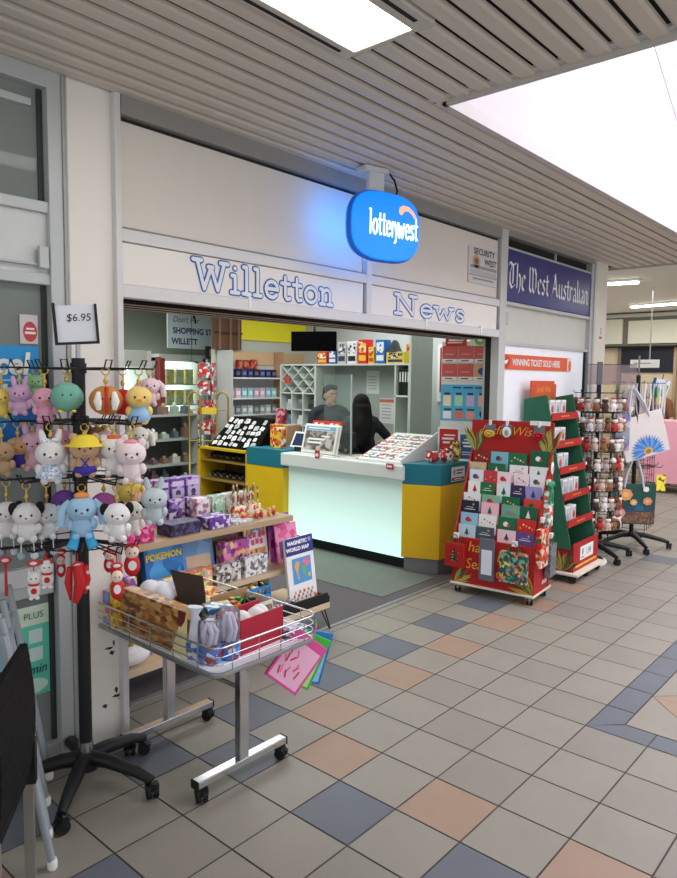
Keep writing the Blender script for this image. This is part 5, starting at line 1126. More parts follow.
b = MB(); b.tube([(1.01, .61, ZM+.22), (1.02, .61, ZM+.26), (1.08, .61, ZM+.26), (1.09, .61, ZM+.22)], .005, mat((190, 60, 130), .5), 6); h_ = b.build('handle', bpy.data.objects['activity_bag']); h_.location = (-1.05, -.61, -ZM)
q = stock('rainbow_book', 'white activity book with a rainbow on the middle shelf', 'book', 1.28, .62, ZM, .20, .02, .33, [(244, 240, 236), (240, 232, 226)], .02, None, -.16, 12, None)
b = MB(); b.X = Matrix.Rotation(-.16, 4, 'X'); F = FR(0, -.0105, 0)
for j, c in enumerate(((226, 80, 80), (244, 190, 70), (110, 190, 110), (120, 110, 200))): b.poly(F, [(math.cos(a)*(.09-.014*j)-.0, .21+math.sin(a)*(.09-.014*j)) for a in [PI*i/12 for i in range(13)]]+[(math.cos(a)*(.078-.014*j), .21+math.sin(a)*(.078-.014*j)) for a in [PI-PI*i/12 for i in range(13)]], mat(c, .5), .001)
[b.rect(F, u, u+.03, v, v+.035, mat((214, 90, 140), .5), .002) for u, v in ((-.07, .19), (-.03, .195), (.02, .19), (.055, .195), (-.05, .145), (-.01, .15), (.03, .145))]; b.rect(F, -.07, .08, .02, .12, printed([(206, 140, 80), (236, 190, 120), (150, 90, 50)], 40), .001); b.build('print', q)
stock('magazine', 'pink girls magazine with small cartoon figures on the middle shelf', 'magazine', 1.50, .54, ZM, .20, .015, .27, [(236, 100, 160), (244, 150, 190), (230, 80, 150)], -.05, None, -.2, 22, None, (250, 240, 250), (110, 80, 140), .12)
stock('magazine', 'purple magazine behind the pink girls magazine', 'magazine', 1.49, .60, ZM, .20, .012, .33, [(140, 70, 170), (200, 90, 190), (110, 50, 140)], -.05, None, -.16, 22)
# lower tier
ZL = .2055
q = stock('world_map_book', 'white and navy World Map sticker book leaning at the right of the lower shelf', 'book', 1.44, .335, ZL, .28, .02, .46, [(240, 238, 236), (244, 242, 240)], .06, None, -.14, 8)
b = MB(); b.X = Matrix.Rotation(-.14, 4, 'X'); F = FR(0, -.0105, 0); NV = mat((44, 52, 130), .45)
b.rect(F, -.14, .14, .345, .46, NV, .001); b.text(F @ Matrix.Translation((-.02, .415, 0)), 'MAGNETIC', .034, WHITE, .002, 'CENTER', 1.15, 0, .002); b.text(F @ Matrix.Translation((-.02, .372, 0)), 'WORLD MAP', .034, WHITE, .002, 'CENTER', 1.15, 0, .002); b.disc(F, .105, .43, .016, .016, mat((140, 160, 210), .5), .002)
b.rect(F, -.09, .10, .15, .32, mat((80, 160, 214), .45), .001)
for pts, c in (([(-.07, .27), (-.05, .30), (-.01, .29), (-.03, .25), (-.04, .22), (-.025, .18), (-.04, .17), (-.055, .23)], (240, 170, 90)), ([(.0, .25), (.02, .27), (.05, .25), (.035, .20), (.02, .18)], (120, 180, 110)), ([(.01, .28), (.03, .31), (.08, .30), (.09, .27), (.06, .25), (.03, .275)], (236, 120, 150)), ([(.06, .20), (.085, .205), (.085, .18), (.065, .175)], (240, 200, 80))): b.poly(F, pts, mat(c, .5), .002)
for j in range(16): b.disc(F, -.11+.0145*j, .05+.045*((j*7) % 3)/2, .010, .012, mat([(214, 60, 50), (150, 120, 100), (236, 150, 120), (120, 160, 120)][j % 4], .5), .0015, 8)
b.poly(F, [(.06, 0), (.14, 0), (.14, .06)], mat((224, 70, 50), .5), .0018); b.build('print', q)
for k in range(3):
    stock('jewel_pack', 'pack of sparkly stickers, %s from left along the black shelf lip' % ORD[k], 'packet', 1.02+.12*k, .305, ZL, .10, .06, .075, [(206, 200, 204), (120, 110, 116), (240, 236, 240), (180, 120, 130), (40, 38, 40)], .05*k, 'sparkly sticker packs on the lower shelf', 0, 60)
q = T('plastic_basket', 'blue plastic basket of yellow toys on the lower shelf', 'basket', (1.08, .47, ZL))
b = MB(); BB = mat((50, 140, 206), .4); b.bx(-.10, .10, -.08, .08, 0, .008, BB)
for z in (.0, .055, .11, .165): b.bx(-.10, .10, -.084, -.078, z, z+.02, BB); b.bx(-.10, .10, .078, .084, z, z+.02, BB); b.bx(-.104, -.098, -.08, .08, z, z+.02, BB); b.bx(.098, .104, -.08, .08, z, z+.02, BB)
for j in range(7): x = -.1+.0333*j; b.bx(x-.004, x+.004, -.085, -.079, 0, .18, BB); b.bx(x-.004, x+.004, .079, .085, 0, .18, BB)
b.build('basket', q)
for k in range(8):
    o = T('foam_ball', 'yellow and white soft toy ball in the blue basket, %s from the left' % ORD[k], 'ball', (1.02+.04*(k % 4), .43+.07*(k//4), ZL+.01+.0), 0, 'soft balls in the blue basket')
    MB().ell((0, 0, .13+.02*(k % 2)), (.026, .03, .04), printed([(246, 206, 60), (250, 240, 220), (40, 36, 36), (244, 190, 40)], 30, seed=k)).build('ball', o); MB().cyl((0, 0, 0), (0, 0, .1), .018, mat((230, 180, 60), .6), 8).build('stem', o)
stock('toy_set', 'yellow and white toy set box on the lower shelf left of the blue basket', 'box', .84, .44, ZL, .24, .10, .17, [(246, 206, 70), (244, 240, 226), (60, 50, 40), (250, 190, 40)], .02, None, 0, 26)
stock('sticker_box', 'black and white checked box on the lower shelf behind the yellow toy set', 'box', .86, .60, ZL, .24, .10, .22, [(60, 56, 60), (236, 232, 232), (120, 114, 120)], 0, None, 0, 40)
stock('toy_pack', 'orange and green toy pack at the middle of the lower shelf', 'toy pack', .58, .46, ZL, .26, .12, .2, [(240, 140, 70), (120, 190, 100), (250, 220, 120), (220, 80, 60)], .1, None, 0, 28)
stock('craft_kit', 'white craft kit with pale printing on the middle shelf edge', 'box', 1.12, .48, ZM, .20, .05, .13, [(236, 234, 234), (190, 186, 190), (120, 116, 120), (240, 240, 240)], .05, None, 0, 46)
stock('craft_kit', 'grey and white craft kit left of the pale one on the middle shelf edge', 'box', .89, .48, ZM, .20, .05, .12, [(120, 116, 116), (226, 222, 220), (70, 66, 66), (200, 190, 180)], .02, None, 0, 46)
stock('toy_pack', 'colourful toy pack with green and pink shapes on the middle shelf edge', 'toy pack', .66, .485, ZM, .20, .06, .13, [(130, 200, 110), (240, 160, 180), (250, 226, 140), (230, 120, 70)], .0, None, 0, 34)
stock('toy_pack', 'pink and blue toy pack at the left end of the middle shelf', 'toy pack', .14, .52, ZM, .16, .08, .2, [(240, 110, 170), (90, 170, 226), (250, 230, 110), (170, 110, 200)], .1, None, 0, 34)
stock('toy_pack', 'blue and yellow toy pack at the left end of the lower shelf', 'toy pack', .22, .40, ZL, .2, .12, .17, [(70, 140, 206), (250, 220, 90), (236, 110, 90)], .1, None, 0, 30)
q = T('plush_toy', 'white plush toy lying on the lower shelf under the trolley table', 'plush toy', (.30, .27, ZL-.0))
q.location = (.10, .30, ZL)
b = MB(); b.ell((0, 0, .05), (.10, .055, .05), mat((240, 238, 236), .95, bump=.5)); b.ell((-.09, 0, .07), (.055, .05, .05), mat((240, 238, 236), .95, bump=.5)); b.build('body', q)
for u in (-1, 1): MB().ell((-.10, u*.035, .115), (.016, .02, .04), mat((236, 226, 226), .95), 10, 7).build('ear', q); MB().ell((-.13, u*.02, .08), .006, BLACK, 8, 6).build('eye', q)

# ================================================================ SHOP INTERIOR, LEFT AND BACK
r = T('hair_rack', 'yellow framed low shelf of black goods joined to the left counter end', 'shelf unit', (3.36, 3.28, 0), -PI/2)
b = MB(); YF = mat((214, 176, 30), .5); b.bx(-.44, -.40, -.22, .2, 0, .93, YF); b.bx(.40, .44, -.22, .2, 0, .93, YF); b.bx(-.44, .44, .16, .2, 0, .93, mat((110, 84, 30), .6)); b.bx(-.44, .44, -.22, .2, .90, .93, YF); b.build('frame', r, .003)
for z in (.30, .56, .78): MB().bx(-.40, .40, -.21, .16, z-.015, z, mat((150, 120, 60), .5)).build('shelf_board', r)
for row, z in enumerate((.31, .57, .79)):
    for k in range(7):
        if row == 2 and k > 6: continue
        q = T('black_shoe', 'black case with pale edge, %s from left, %s shelf of the yellow frame' % (ORD[k], ['bottom', 'middle', 'top'][row]), 'accessory', (3.30, 3.60-.108*k, z-.009), -PI/2, 'black items on the yellow frame')
        q.name = 'sunglasses_case'
        b = MB(); b.X = Matrix.Rotation(.5, 4, 'Y'); b.ell((-.0, 0, .055), (.035, .09, .038), BLACK, 12, 8); b.build('case', q); b = MB(); b.tube([(-.02, -.085, .03), (0, -.095, .055), (.02, -.085, .03)], .004, STEEL, 6); b.build('trim', q)
r = T('jewellery_board', 'sloping black board of white carded jewellery above the yellow frame', 'display', (3.34, 3.16, .935), -PI/2)
b = MB(); b.add([(-.42, -.16, 0), (.42, -.16, 0), (.38, .14, .34), (-.30, .14, .34), (-.42, .16, 0), (.42, .16, 0)], [(0, 1, 2, 3), (1, 5, 2), (0, 3, 4), (3, 2, 5, 4), (0, 4, 5, 1)], mat((8, 8, 9), .8, spec=.1)); b.build('board', r)
sl_ = math.atan2(.34, .30); FJ = frame((3.34-.16, 3.16, .935), (0, -1, 0), (math.cos(sl_), 0, math.sin(sl_)))
for a in range(5):
    for c in range(8):
        x = -.33+.092*c+.012*a*(c < 4)-.008*a; v = .035+.085*a
        if (a*8+c) % 11 == 5: continue
        k = MB(); F = FJ @ Matrix.Translation((x+random.uniform(-.012, .012), v*.95+random.uniform(-.01, .01), .004)) @ Matrix.Rotation(random.uniform(-.35, .35), 4, 'Z') @ Matrix.Diagonal((random.uniform(.7, 1.15), random.uniform(.6, 1.1), 1, 1)); k.prism([(-.032, 0), (.032, 0), (.032, .055), (.01, .065), (-.032, .06)], F, .003, mat([(232, 230, 228), (206, 204, 206), (240, 236, 230), (180, 178, 180)][(a*3+c) % 4], .5)); k.disc(F, 0, .03, .008, .010, mat([(200, 170, 90), (120, 120, 130), (90, 60, 60)][c % 3], .4), .004, 8)
        tag(k.build('jewellery_card'), 'white jewellery card on the black board, %s from left, %s row up' % (ORD[c], ORD[a]), 'jewellery card', 'jewellery cards on the black board')
stock('candy_jar', 'orange and yellow sweet jar on the teal end beside the black board', 'jar', 3.40, 2.66, .986, .10, .10, .24, [(230, 140, 40), (250, 200, 80), (190, 60, 30)], -PI/2, None, 0, 30)
stock('gift_card_box', 'dark pink box standing on the ledge above the sweet jar', 'box', 3.72, 2.92, 1.20, .12, .06, .18, [(170, 60, 80), (120, 40, 60), (220, 150, 160)], -PI/2, None, 0, 30)
b = MB(); b.bx(3.62, 3.84, 2.72, 3.10, 0, 1.199, mat((196, 160, 126), .6)); tag(b.build('tan_cabinet', None, .004), 'plain tan cabinet behind the left end of the counter', 'cabinet')
# back wall shelf of gift lines
r = T('wall_shelf_unit', 'white wall shelves with a tan header at the back of the shop', 'shelf unit', (4.48, 4.40, 0))
b = MB(); b.bx(-.48, .50, -.02, 0, 0, 2.08, mat((214, 216, 220), .6)); b.bx(-.50, -.48, -.30, 0, 0, 2.08, mat((200, 200, 200), .6)); b.build('back_board', r)
b = MB(); b.bx(-.49, .49, -.035, -.02, 1.90, 2.08, mat((226, 190, 150), .6)); b.build('header', r)
b = MB(); b.prism([(-.02, 0), (-.34, 0), (-.22, 2.09), (-.02, 2.09)], frame((.50, 0, 0), (0, 1, 0), (0, 0, 1)), .03, mat((206, 164, 130), .6)); b.build('side_panel', r)
for z in (1.73, 1.46, 1.24, 1.0): MB().bx(-.48, .49, -.27, -.02, z-.02, z, WHITE).build('shelf_board', r, .003)
for row, (z, n, hh, cols) in enumerate(((1.7305, 8, .11, [(34, 44, 90), (50, 60, 110), (40, 36, 60)]), (1.4605, 8, .13, [(150, 206, 206), (206, 170, 210), (226, 190, 200), (160, 190, 220)]), (1.2405, 8, .12, [(170, 176, 180), (120, 126, 130), (200, 204, 206)]), (1.0005, 7, .13, [(150, 154, 158), (220, 220, 220)]))):
    for k in range(n):
        c = cols[(k*5+row) % len(cols)]
        q = T('gift_box', 'gift box, %s from left, %s shelf of the tan headed wall unit' % (ORD[k], ['upper', 'second', 'third', 'bottom'][row]), 'boxed gift', (4.06+.108*k, 4.24, z), 0, 'boxed gifts on the wall unit')
        b = MB(); b.bx(-.045, .045, -.045, .045, 0, hh, mat(c, .45)); b.build('carton', q, .003); b = MB(); b.rect(FR(0, -.045, 0), -.03, .03, hh*.3, hh*.7, mat(tuple(min(255, v+70) for v in c), .4), .001); b.build('print', q)
for k in range(3):
    stock('red_gift_box', 'red gift box, %s from the left above the navy boxes on the wall unit' % ORD[k], 'box', [4.22, 4.34, 4.48][k], 4.25, 1.842, [.06, .06, .11][k], .06, [.12, .12, .13][k], [(190, 50, 40), (226, 120, 90), (150, 30, 30)], 0, 'red boxes above the navy boxes', 0, 30)
tw = MB().bx(5.02, 5.66, 4.39, 4.42, 1.2, 2.08, mat((216, 178, 140), .6)); tag(tw.build('wall_panel'), 'tan wall panel between the wall unit and the diamond cubbies', 'panel')
# pegboard column, yellow fascia, hanging board
b = MB(); b.bx(3.86, 4.34, 4.33, 4.37, 2.09, 2.75, mat((104, 76, 58), .7)); 
pb_ = tag(b.build('slat_panel'), 'brown upright slatted panel high on the back wall beside the yellow band', 'panel')
for x in (3.94, 4.12, 4.26): MB().bx(x, x+.025, 4.30, 4.33, 2.09, 2.75, mat((140, 106, 84), .6)).build('upright', pb_)
for z in (2.3, 2.5): MB().bx(3.86, 4.34, 4.305, 4.32, z, z+.02, mat((60, 46, 38), .6)).build('rail', pb_)
b = MB(); b.bx(4.38, 5.66, 4.38, 4.42, 2.24, 2.53, mat((226, 214, 40), .5, emit=.12)); tag(b.build('yellow_sign'), 'bright yellow band sign along the top of the back wall', 'sign')
q = T('notice_board', 'white hanging board with blue capitals reading Shopping St', 'sign', (4.17, 5.2, 2.12))
b = MB(); b.bx(-.40, .40, -.01, .01, 0, .47, mat((214, 228, 232), .5)); b.build('board', q); b = MB(); F = FR(0, -.01, 0); NB = mat((40, 56, 120), .5)
b.text(F @ Matrix.Translation((-.1, .36, 0)), "Don't For", .11, NB, .001, 'CENTER', 1, .3); b.text(F @ Matrix.Translation((.02, .205, 0)), 'SHOPPING ST', .115, NB, .001, 'CENTER', .95, 0, .004); b.text(F @ Matrix.Translation((-.12, .06, 0)), 'WILLETT', .115, NB, .001, 'CENTER', .95, 0, .004); b.build('lettering', q)
for x in (-.35, .35): MB().cyl((x, 0, .47), (x, 0, .68), .004, STEEL, 6).build('hanging_wire', q)
b = MB(); b.bx(4.30, 4.55, 5.0, 5.06, 1.99, 2.16, BLACK); b.rect(FR(4.32, 5.0, 2.0), .0, .2, .02, .12, mat((150, 120, 90), .5)); q2 = b.build('picture_card'); tag(q2, 'small dark picture card hung over the corner of the white board', 'card'); b = MB(); b.cyl((4.42, 5.03, 2.16), (4.42, 5.03, 2.8), .004, BLACK, 6); b.build('hanging_wire', q2)
b = MB(); b.tube([(4.0, 4.95, 2.72), (4.02, 4.95, 2.58), (4.06, 4.95, 2.45)], [.012, .02, .008], BLACK, 8); b.tube([(3.96, 4.95, 2.58), (4.02, 4.95, 2.60), (4.09, 4.95, 2.60)], .008, BLACK, 6); b.cyl((4.02, 4.95, 2.6), (4.02, 4.95, 2.802), .004, BLACK, 6); tag(b.build('camera_bracket'), 'black bracket hanging from the ceiling before the white board', 'bracket')
# lit display case and fridge at the far left
r = T('display_case', 'brightly lit display case with a pale canopy at the back left', 'display case', (3.06, 5.55, 0))
b = MB(); b.bx(-1.2, .55, -.1, .4, 1.86, 2.08, mat((206, 208, 200), .6)); b.build('canopy', r, .004); b = MB(); b.bx(-1.2, .55, .36, .4, 1.2, 1.86, mat((220, 240, 232), .5, emit=1.5)); b.build('lit_back', r); b = MB(); b.bx(-1.2, .55, -.1, .4, 0, 1.18, mat((120, 126, 122), .6)); b.build('base', r)
b = MB(); b.bx(.55, .62, -.1, .4, 0, 2.08, WHITE); b.build('end_post', r)
for k in range(8):
    stock('bottle_pack', 'colourful pack, %s from the left in the lit display case' % ORD[k], 'pack', 2.10+.185*k, 5.62, 1.1805, .11, .10, [.22, .3, .18, .26, .2, .28, .24, .2][k], [[(210, 120, 110), (240, 220, 200), (150, 60, 70)], [(230, 170, 90), (250, 240, 220), (170, 90, 50)], [(150, 200, 160), (230, 240, 230), (80, 140, 100)], [(190, 170, 200), (240, 230, 240), (120, 100, 140)]][k % 4], .1*k, 'packs in the lit display case', 0, 30)
b = MB(); b.bx(3.72, 3.80, 5.30, 5.42, 1.3, 1.98, mat((150, 62, 58), .6)); b.bx(3.74, 3.78, 5.34, 5.38, 0, 1.3, STEEL); tag(b.build('red_sign_post'), 'narrow dark red panel on a post beside the lit display case', 'sign')
r = T('fridge', 'glowing white glass fronted fridge with yellow stock at the back', 'fridge', (4.28, 5.75, 0))
FW = mat((236, 240, 236), .4); b = MB(); b.bx(-.40, -.36, -.2, .35, 0, 2.0, FW); b.bx(.36, .40, -.2, .35, 0, 2.0, FW); b.bx(-.40, .40, -.2, .35, 1.95, 2.05, FW); b.bx(-.40, .40, -.2, .35, 0, .2, FW); b.build('cabinet', r); b = MB(); b.bx(-.36, .36, .30, .34, .2, 1.95, mat((240, 250, 246), .4, emit=2.4)); b.build('lit_back', r)
for z in (.6, 1.0, 1.32, 1.62): MB().bx(-.36, .36, -.1, .3, z-.012, z, STEEL).build('shelf_board', r)
for row, z in enumerate((1.0005, 1.3205, 1.6205)):
    for k in range(4): stock('drink_carton', 'yellow pack, %s from the left on the %s fridge shelf' % (ORD[k], ORD[row]), 'carton', 4.0+.17*k, 5.75, z, .13, .1, .22, [(246, 210, 60), (250, 230, 110), (240, 240, 230)] if row else [(240, 240, 236), (246, 226, 120)], 0, 'yellow packs in the fridge', 0, 20)
MB().bx(-.36, .36, -.2, -.192, .2, 1.95, clear((240, 246, 246), .06, .97)).build('glass_door', r)
b = MB(); b.add([(3.98, 5.15, 1.98), (4.55, 5.15, 1.90), (4.62, 5.10, 1.84), (4.30, 5.02, 1.86), (4.05, 5.1, 1.96)], [(0, 1, 2, 3, 4)], BLACK); b.cyl((4.1, 5.1, 1.95), (4.1, 5.1, 2.802), .003, BLACK, 6); b.cyl((4.5, 5.1, 1.9), (4.5, 5.1, 2.802), .003, BLACK, 6)
tag(b.build('dark_banner'), 'dark curved banner hung before the glowing fridge', 'banner')
# gondola of small boxes in the middle left
r = T('gondola_shelf', 'grey metal shelf unit of small stock at the middle left of the shop', 'shelf unit', (3.12, 4.72, 0))
GM = mat((170, 178, 172), .5, .1); b = MB(); b.bx(-1.2, .62, .14, .16, 0, 1.24, mat((96, 100, 98), .7)); b.bx(-1.2, .62, -.2, .16, 0, .1, GM); b.build('back_panel', r)
for z in (1.25, .94, .62, .36): MB().bx(-1.2, .62, -.2, .15, z-.025, z, GM).build('shelf_board', r, .002)
b = MB(); b.bx(.62, .65, -.2, .16, 0, 1.25, mat((190, 196, 190), .5)); 
for k in range(16): b.bx(.63, .70, -.21, -.19, .08+.07*k, .10+.07*k, mat((60, 62, 60), .5))
b.build('end_strip', r)
for row, z in enumerate((1.2505, .9405, .6205, .3605)):
    for k in range(11):
        w = random.uniform(.06, .11); hh = random.uniform(.08, .2)
        c = random.choice([(110, 106, 104), (70, 66, 66), (196, 190, 184), (140, 110, 96), (90, 110, 120), (220, 214, 206), (120, 90, 100), (160, 176, 160)])
        q = T('boxed_ornament', 'small boxed ornament, %s from left, %s shelf of the grey unit' % (ORD[k], ['top', 'second', 'third', 'bottom'][row]), 'boxed item', (2.02+.163*k, 4.66, z), random.uniform(-.2, .2), 'boxed ornaments on the grey shelf unit')
        b = MB(); b.bx(-w/2, w/2, -.05, .05, 0, hh*.7, mat(c, .5)); b.build('carton', q, .003); b = MB(); b.lathe((0, 0, hh*.7), [(w*.3, 0), (w*.36, hh*.15), (w*.2, hh*.3), (w*.05, hh*.34)], mat(tuple(min(255, int(v*1.15)+20) for v in c), .4), 10); b.build('ornament', q)
# gold tubular rack
r = T('tubular_rack', 'gold tubular double arched rack standing before the back shelves', 'rack', (3.46, 3.92, 0), -.9)
for x in (-.17, .17):
    MB().tube([(x-.07, 0, .02), (x-.07, 0, 1.45)]+[(x+.07*math.cos(a), 0, 1.45+.10*math.sin(a)) for a in [PI-PI*i/10 for i in range(11)]]+[(x+.07, 0, .02)], .012, mat((176, 152, 70), .35, .8), 8).build('arch', r)
for z in (.5, .95, 1.33): MB().cyl((-.25, 0, z), (.25, 0, z), .008, mat((176, 152, 70), .35, .8)).build('cross_bar', r)
b = MB(); b.bx(-.08, .10, -.02, .02, 1.28, 1.36, mat((220, 190, 60), .5)); b.build('yellow_tag', r)
r = T('card_spinner', 'slim red and white card spinner behind the gold rack', 'rack', (4.02, 4.62, 0))
r.location = (3.72, 4.28, 0)
b = MB(); b.cyl((0, 0, 0), (0, 0, 1.95), .015, STEEL); b.lathe((0, 0, 0), [(.2, 0), (.2, .02), (.03, .05)], STEEL, 16); b.build('pole', r)
for z in (1.0, 1.25, 1.5, 1.72):
    for a in range(4):
        b = MB(); b.X = Matrix.Translation((0, 0, z)) @ Matrix.Rotation(a*PI/2+.6, 4, 'Z'); b.bx(-.07, .07, -.10, -.085, 0, .19, printed([(214, 60, 50), (240, 230, 226), (190, 40, 40), (120, 130, 140)], 26, seed=a+z)); b.build('card_pocket', r)
# ================================================================ RED CARD STAND
RED = mat((172, 28, 27), .5, var=.04); REDD = mat((140, 22, 23), .55); GRN = mat((42, 112, 82), .6); BOARDW = mat((222, 214, 196), .6); GLD = mat((232, 176, 60), .4)
r = T('greeting_card_stand', 'red cardboard stand of greeting cards on casters at the shop front', 'card stand', (3.005, -.22, 0), math.radians(-84)); r.scale = (1.12, 1.06, 1)
b = MB(); b.bx(-.315, .315, -.02, .36, .07, .085, BOARDW); b.build('base_board', r, .002)
for (x, y) in ((-.27, .03), (.27, .03), (-.27, .31), (.27, .31)): caster(r, x, y, .07, .026, .3, STEEL)
b = MB(); b.bx(-.30, .30, 0, .02, .085, .46, RED); b.build('front_panel', r, .002)
for s_ in (-1, 1):
    F = frame((s_*.30-.006, 0, 0), (0, 1, 0), (0, 0, 1)); b = MB()
    pr = [(0, .085), (.34, .085), (.34, 1.10), (.30, 1.16)]
    for k in range(8, 0, -1):
        y = (.02+.034*k); z = .46+.082*k
        pr += [(y, z+.03), (y-.02, z-.01)]
    pr += [(0, .46)]
    b.prism(pr, F, .012, RED); b.build('side_panel', r)
b = MB(); b.bx(-.31, .31, .30, .32, .085, 1.40, RED); b.build('back_panel', r, .002)
b = MB(); b.X = Matrix.Translation((0, 0, 0)); F = FR(0, .30, 1.12)
b.text(F @ Matrix.Translation((.02, .165, 0)), 'Joyful Wishes', .105, GLD, .002, 'CENTER', .9, .35, -.001)
LEAF = [mat((64, 92, 50), .6), mat((200, 150, 60), .6), mat((110, 60, 40), .6), mat((150, 170, 90), .6)]
def leaves(b, F, u, v, n, ln, a0, a1, h=.002):
    for k in range(n):
        a = a0+(a1-a0)*k/max(1, n-1)+random.uniform(-.08, .08); L = ln*random.uniform(.7, 1.1); d = Vector((math.cos(a), math.sin(a))); p = Vector((-d.y, d.x))*L*.10
        o = Vector((u, v)); h += 3e-5
        b.poly(F, [o, o+d*L*.5-p, o+d*L, o+d*L*.5+p], LEAF[k % 4], h)
leaves(b, F, -.27, 0, 12, .24, 1.2, 2.0); leaves(b, F, .27, 0, 12, .24, 1.1, 1.9); b.build('header_print', r)
b = MB(); F = FR(0, 0, .085); leaves(b, F, -.29, .0, 12, .16, .1, 1.2); leaves(b, F, .30, .0, 14, .17, 1.7, 3.0)
b.text(F @ Matrix.Translation((-.14, .27, 0)), 'ha', .12, GLD, .002, 'CENTER', .9, .2); b.text(F @ Matrix.Translation((.07, .22, 0)), 'in', .12, GLD, .002, 'CENTER', .9, .2); b.text(F @ Matrix.Translation((-.14, .13, 0)), 'Sea', .12, GLD, .002, 'CENTER', .8, .2); b.text(F @ Matrix.Translation((.08, .09, 0)), 'on', .12, GLD, .002, 'CENTER', .9, .2); b.build('front_print', r)
b = MB(); F = frame((.306, 0, .085), (0, 1, 0), (0, 0, 1)); [b.rect(F, .17+.022*i, .186+.022*i, .05, .082, WHITE, .002) for i in range(5)]; b.build('side_print', r)
for k in range(8):
    b = MB(); y = (.02+.034*k); z = .40+.082*k; b.bx(-.294, .294, y+.026, y+.029, z, z+.10, RED); b.bx(-.294, .294, y, y+.028, z-.002, z, REDD); b.build('card_pocket', r)
ROWS = [
 [((190, 216, 232), 'pale blue'), ((70, 84, 96), 'slate grey'), ((240, 204, 212), 'pale pink'), ((96, 74, 140), 'purple')],
 [((150, 196, 226), 'light blue'), ((244, 242, 240), 'white'), ((30, 110, 70), 'green'), ((206, 44, 40), 'red')],
 [((34, 38, 60), 'navy'), ((242, 190, 206), 'pink'), ((110, 170, 150), 'mint green'), ((34, 96, 66), 'dark green')],
 [((244, 242, 242), 'white'), ((130, 186, 160), 'mint green'), ((24, 110, 62), 'bright green'), ((214, 70, 50), 'orange red')],
 [((246, 244, 242), 'white'), ((32, 112, 70), 'green'), ((232, 240, 244), 'icy white'), ((56, 44, 96), 'dark violet'), ((150, 146, 206), 'lilac')],
 [((222, 232, 242), 'bluish white'), ((206, 60, 70), 'red'), ((246, 220, 228), 'blush pink'), ((248, 226, 232), 'blush white'), ((244, 242, 246), 'white')],
 [((206, 190, 150), 'beige'), ((40, 104, 70), 'green'), ((240, 236, 236), 'white'), ((232, 232, 236), 'silver white')],
 [((140, 30, 36), 'dark red'), ((120, 190, 206), 'turquoise'), ((34, 110, 72), 'green'), ((20, 92, 60), 'deep green')]]
RM = Matrix.Translation((3.005, -.22, 0)) @ Matrix.Rotation(math.radians(-84), 4, 'Z') @ Matrix.Diagonal((1.12, 1.06, 1, 1))
for k, row in enumerate(ROWS):
    n = len(row)
    for j, (c, nm) in enumerate(row):
        y = (.02+.034*k)+.013; z = .40+.082*k+.0005; x = -.225+.45*j/(n-1)+random.uniform(-.012, .012)
        w = min(.152, .60/n); h = .158+.012*((j*3+k) % 3)+(.03 if k == 7 and j == 3 else 0)
        q = T('greeting_card', '%s greeting card, %s from left, %s pocket up on the red stand' % (nm, ORD[j], ORD[k]), 'greeting card', tuple(RM @ Vector((x, y, z))), math.radians(-84)+random.uniform(-.04, .04), 'greeting cards on the red stand', rx=-.06)
        b = MB(); b.bx(-w/2, w/2, -.004, .004, 0, h, mat(c, .5)); F = FR(0, -.004, 0)
        dark = sum(c) < 330; m2 = mat((240, 236, 230), .5) if dark else mat([(30, 100, 66), (190, 44, 44), (60, 70, 100)][(j+k) % 3], .5)
        t_ = (j*2+k) % 4
        if t_ == 0: b.poly(F, [(-.02, h*.52), (.02, h*.52), (0, h*.86)], m2, .001); b.rect(F, -.004, .004, h*.46, h*.52, mat((120, 80, 50), .5), .001)
        elif t_ == 1: b.disc(F, -.01, h*.68, .022, .02, m2, .001); b.disc(F, .012, h*.64, .012, .012, mat((214, 60, 50), .5), .0015)
        elif t_ == 2: b.rect(F, -w*.3, w*.3, h*.6, h*.63, m2, .001); b.rect(F, -w*.2, w*.2, h*.7, h*.72, m2, .001); b.disc(F, w*.2, h*.84, .008, .008, GLD, .001)
        else:
            for i in range(5): b.disc(F, w*(-.32+.16*i), h*(.6+.22*((i*3) % 4)/4), .007, .007, m2 if i % 2 else GLD, .001, 8)
        b.build('card', q)
        if (j+k) % 3 == 0: b = MB(); b.bx(-w*.46, w*.46, .004, .008, .004, h-.008, WHITE); b.build('envelope', q)
def on_stand(name, lab, cat, x, y, z, rz=0): return T(name, lab, cat, tuple(RM @ Vector((x, y, z))), math.radians(-84)+rz)
def gift_bag(q, w, h, pal, d=.05, scale=40, tree=False):
    b = MB(); b.bx(-w/2, w/2, -d, 0, 0, h, pal if not isinstance(pal, list) else printed(pal, scale)); b.build('bag', q, .003)
    for y in (-d+.004, -.006): MB().tube([(-w*.2, y, h-.01), (-w*.18, y, h+.05), (0, y, h+.08), (w*.18, y, h+.05), (w*.2, y, h-.01)], .003, mat((60, 90, 60), .5), 6).build('handle', q)
    MB().bx(-.02, .02, -.03, -.005, h+.045, h+.085, WHITE).build('hanging_clip', q)
q = on_stand('gift_bag', 'red gift bag with a dark Christmas tree hung at the left of the red stand', 'gift bag', -.27, -.006, .22); gift_bag(q, .17, .19, RED)
b = MB(); F = FR(0, -.051, 0)
for k in range(4): w_ = .012+.014*k; z = .135-.028*k; b.poly(F, [(-w_, z), (w_, z), (0, z+.03)], mat((50, 60, 44), .5), .002+k*3e-5)
for k in range(12): b.disc(F, random.uniform(-.04, .04)*(1 if k % 2 else .5), .045+.008*k, .004, .004, [GLD, WHITE, mat((214, 90, 80), .5)][k % 3], .003, 6)
b.build('tree_print', q)
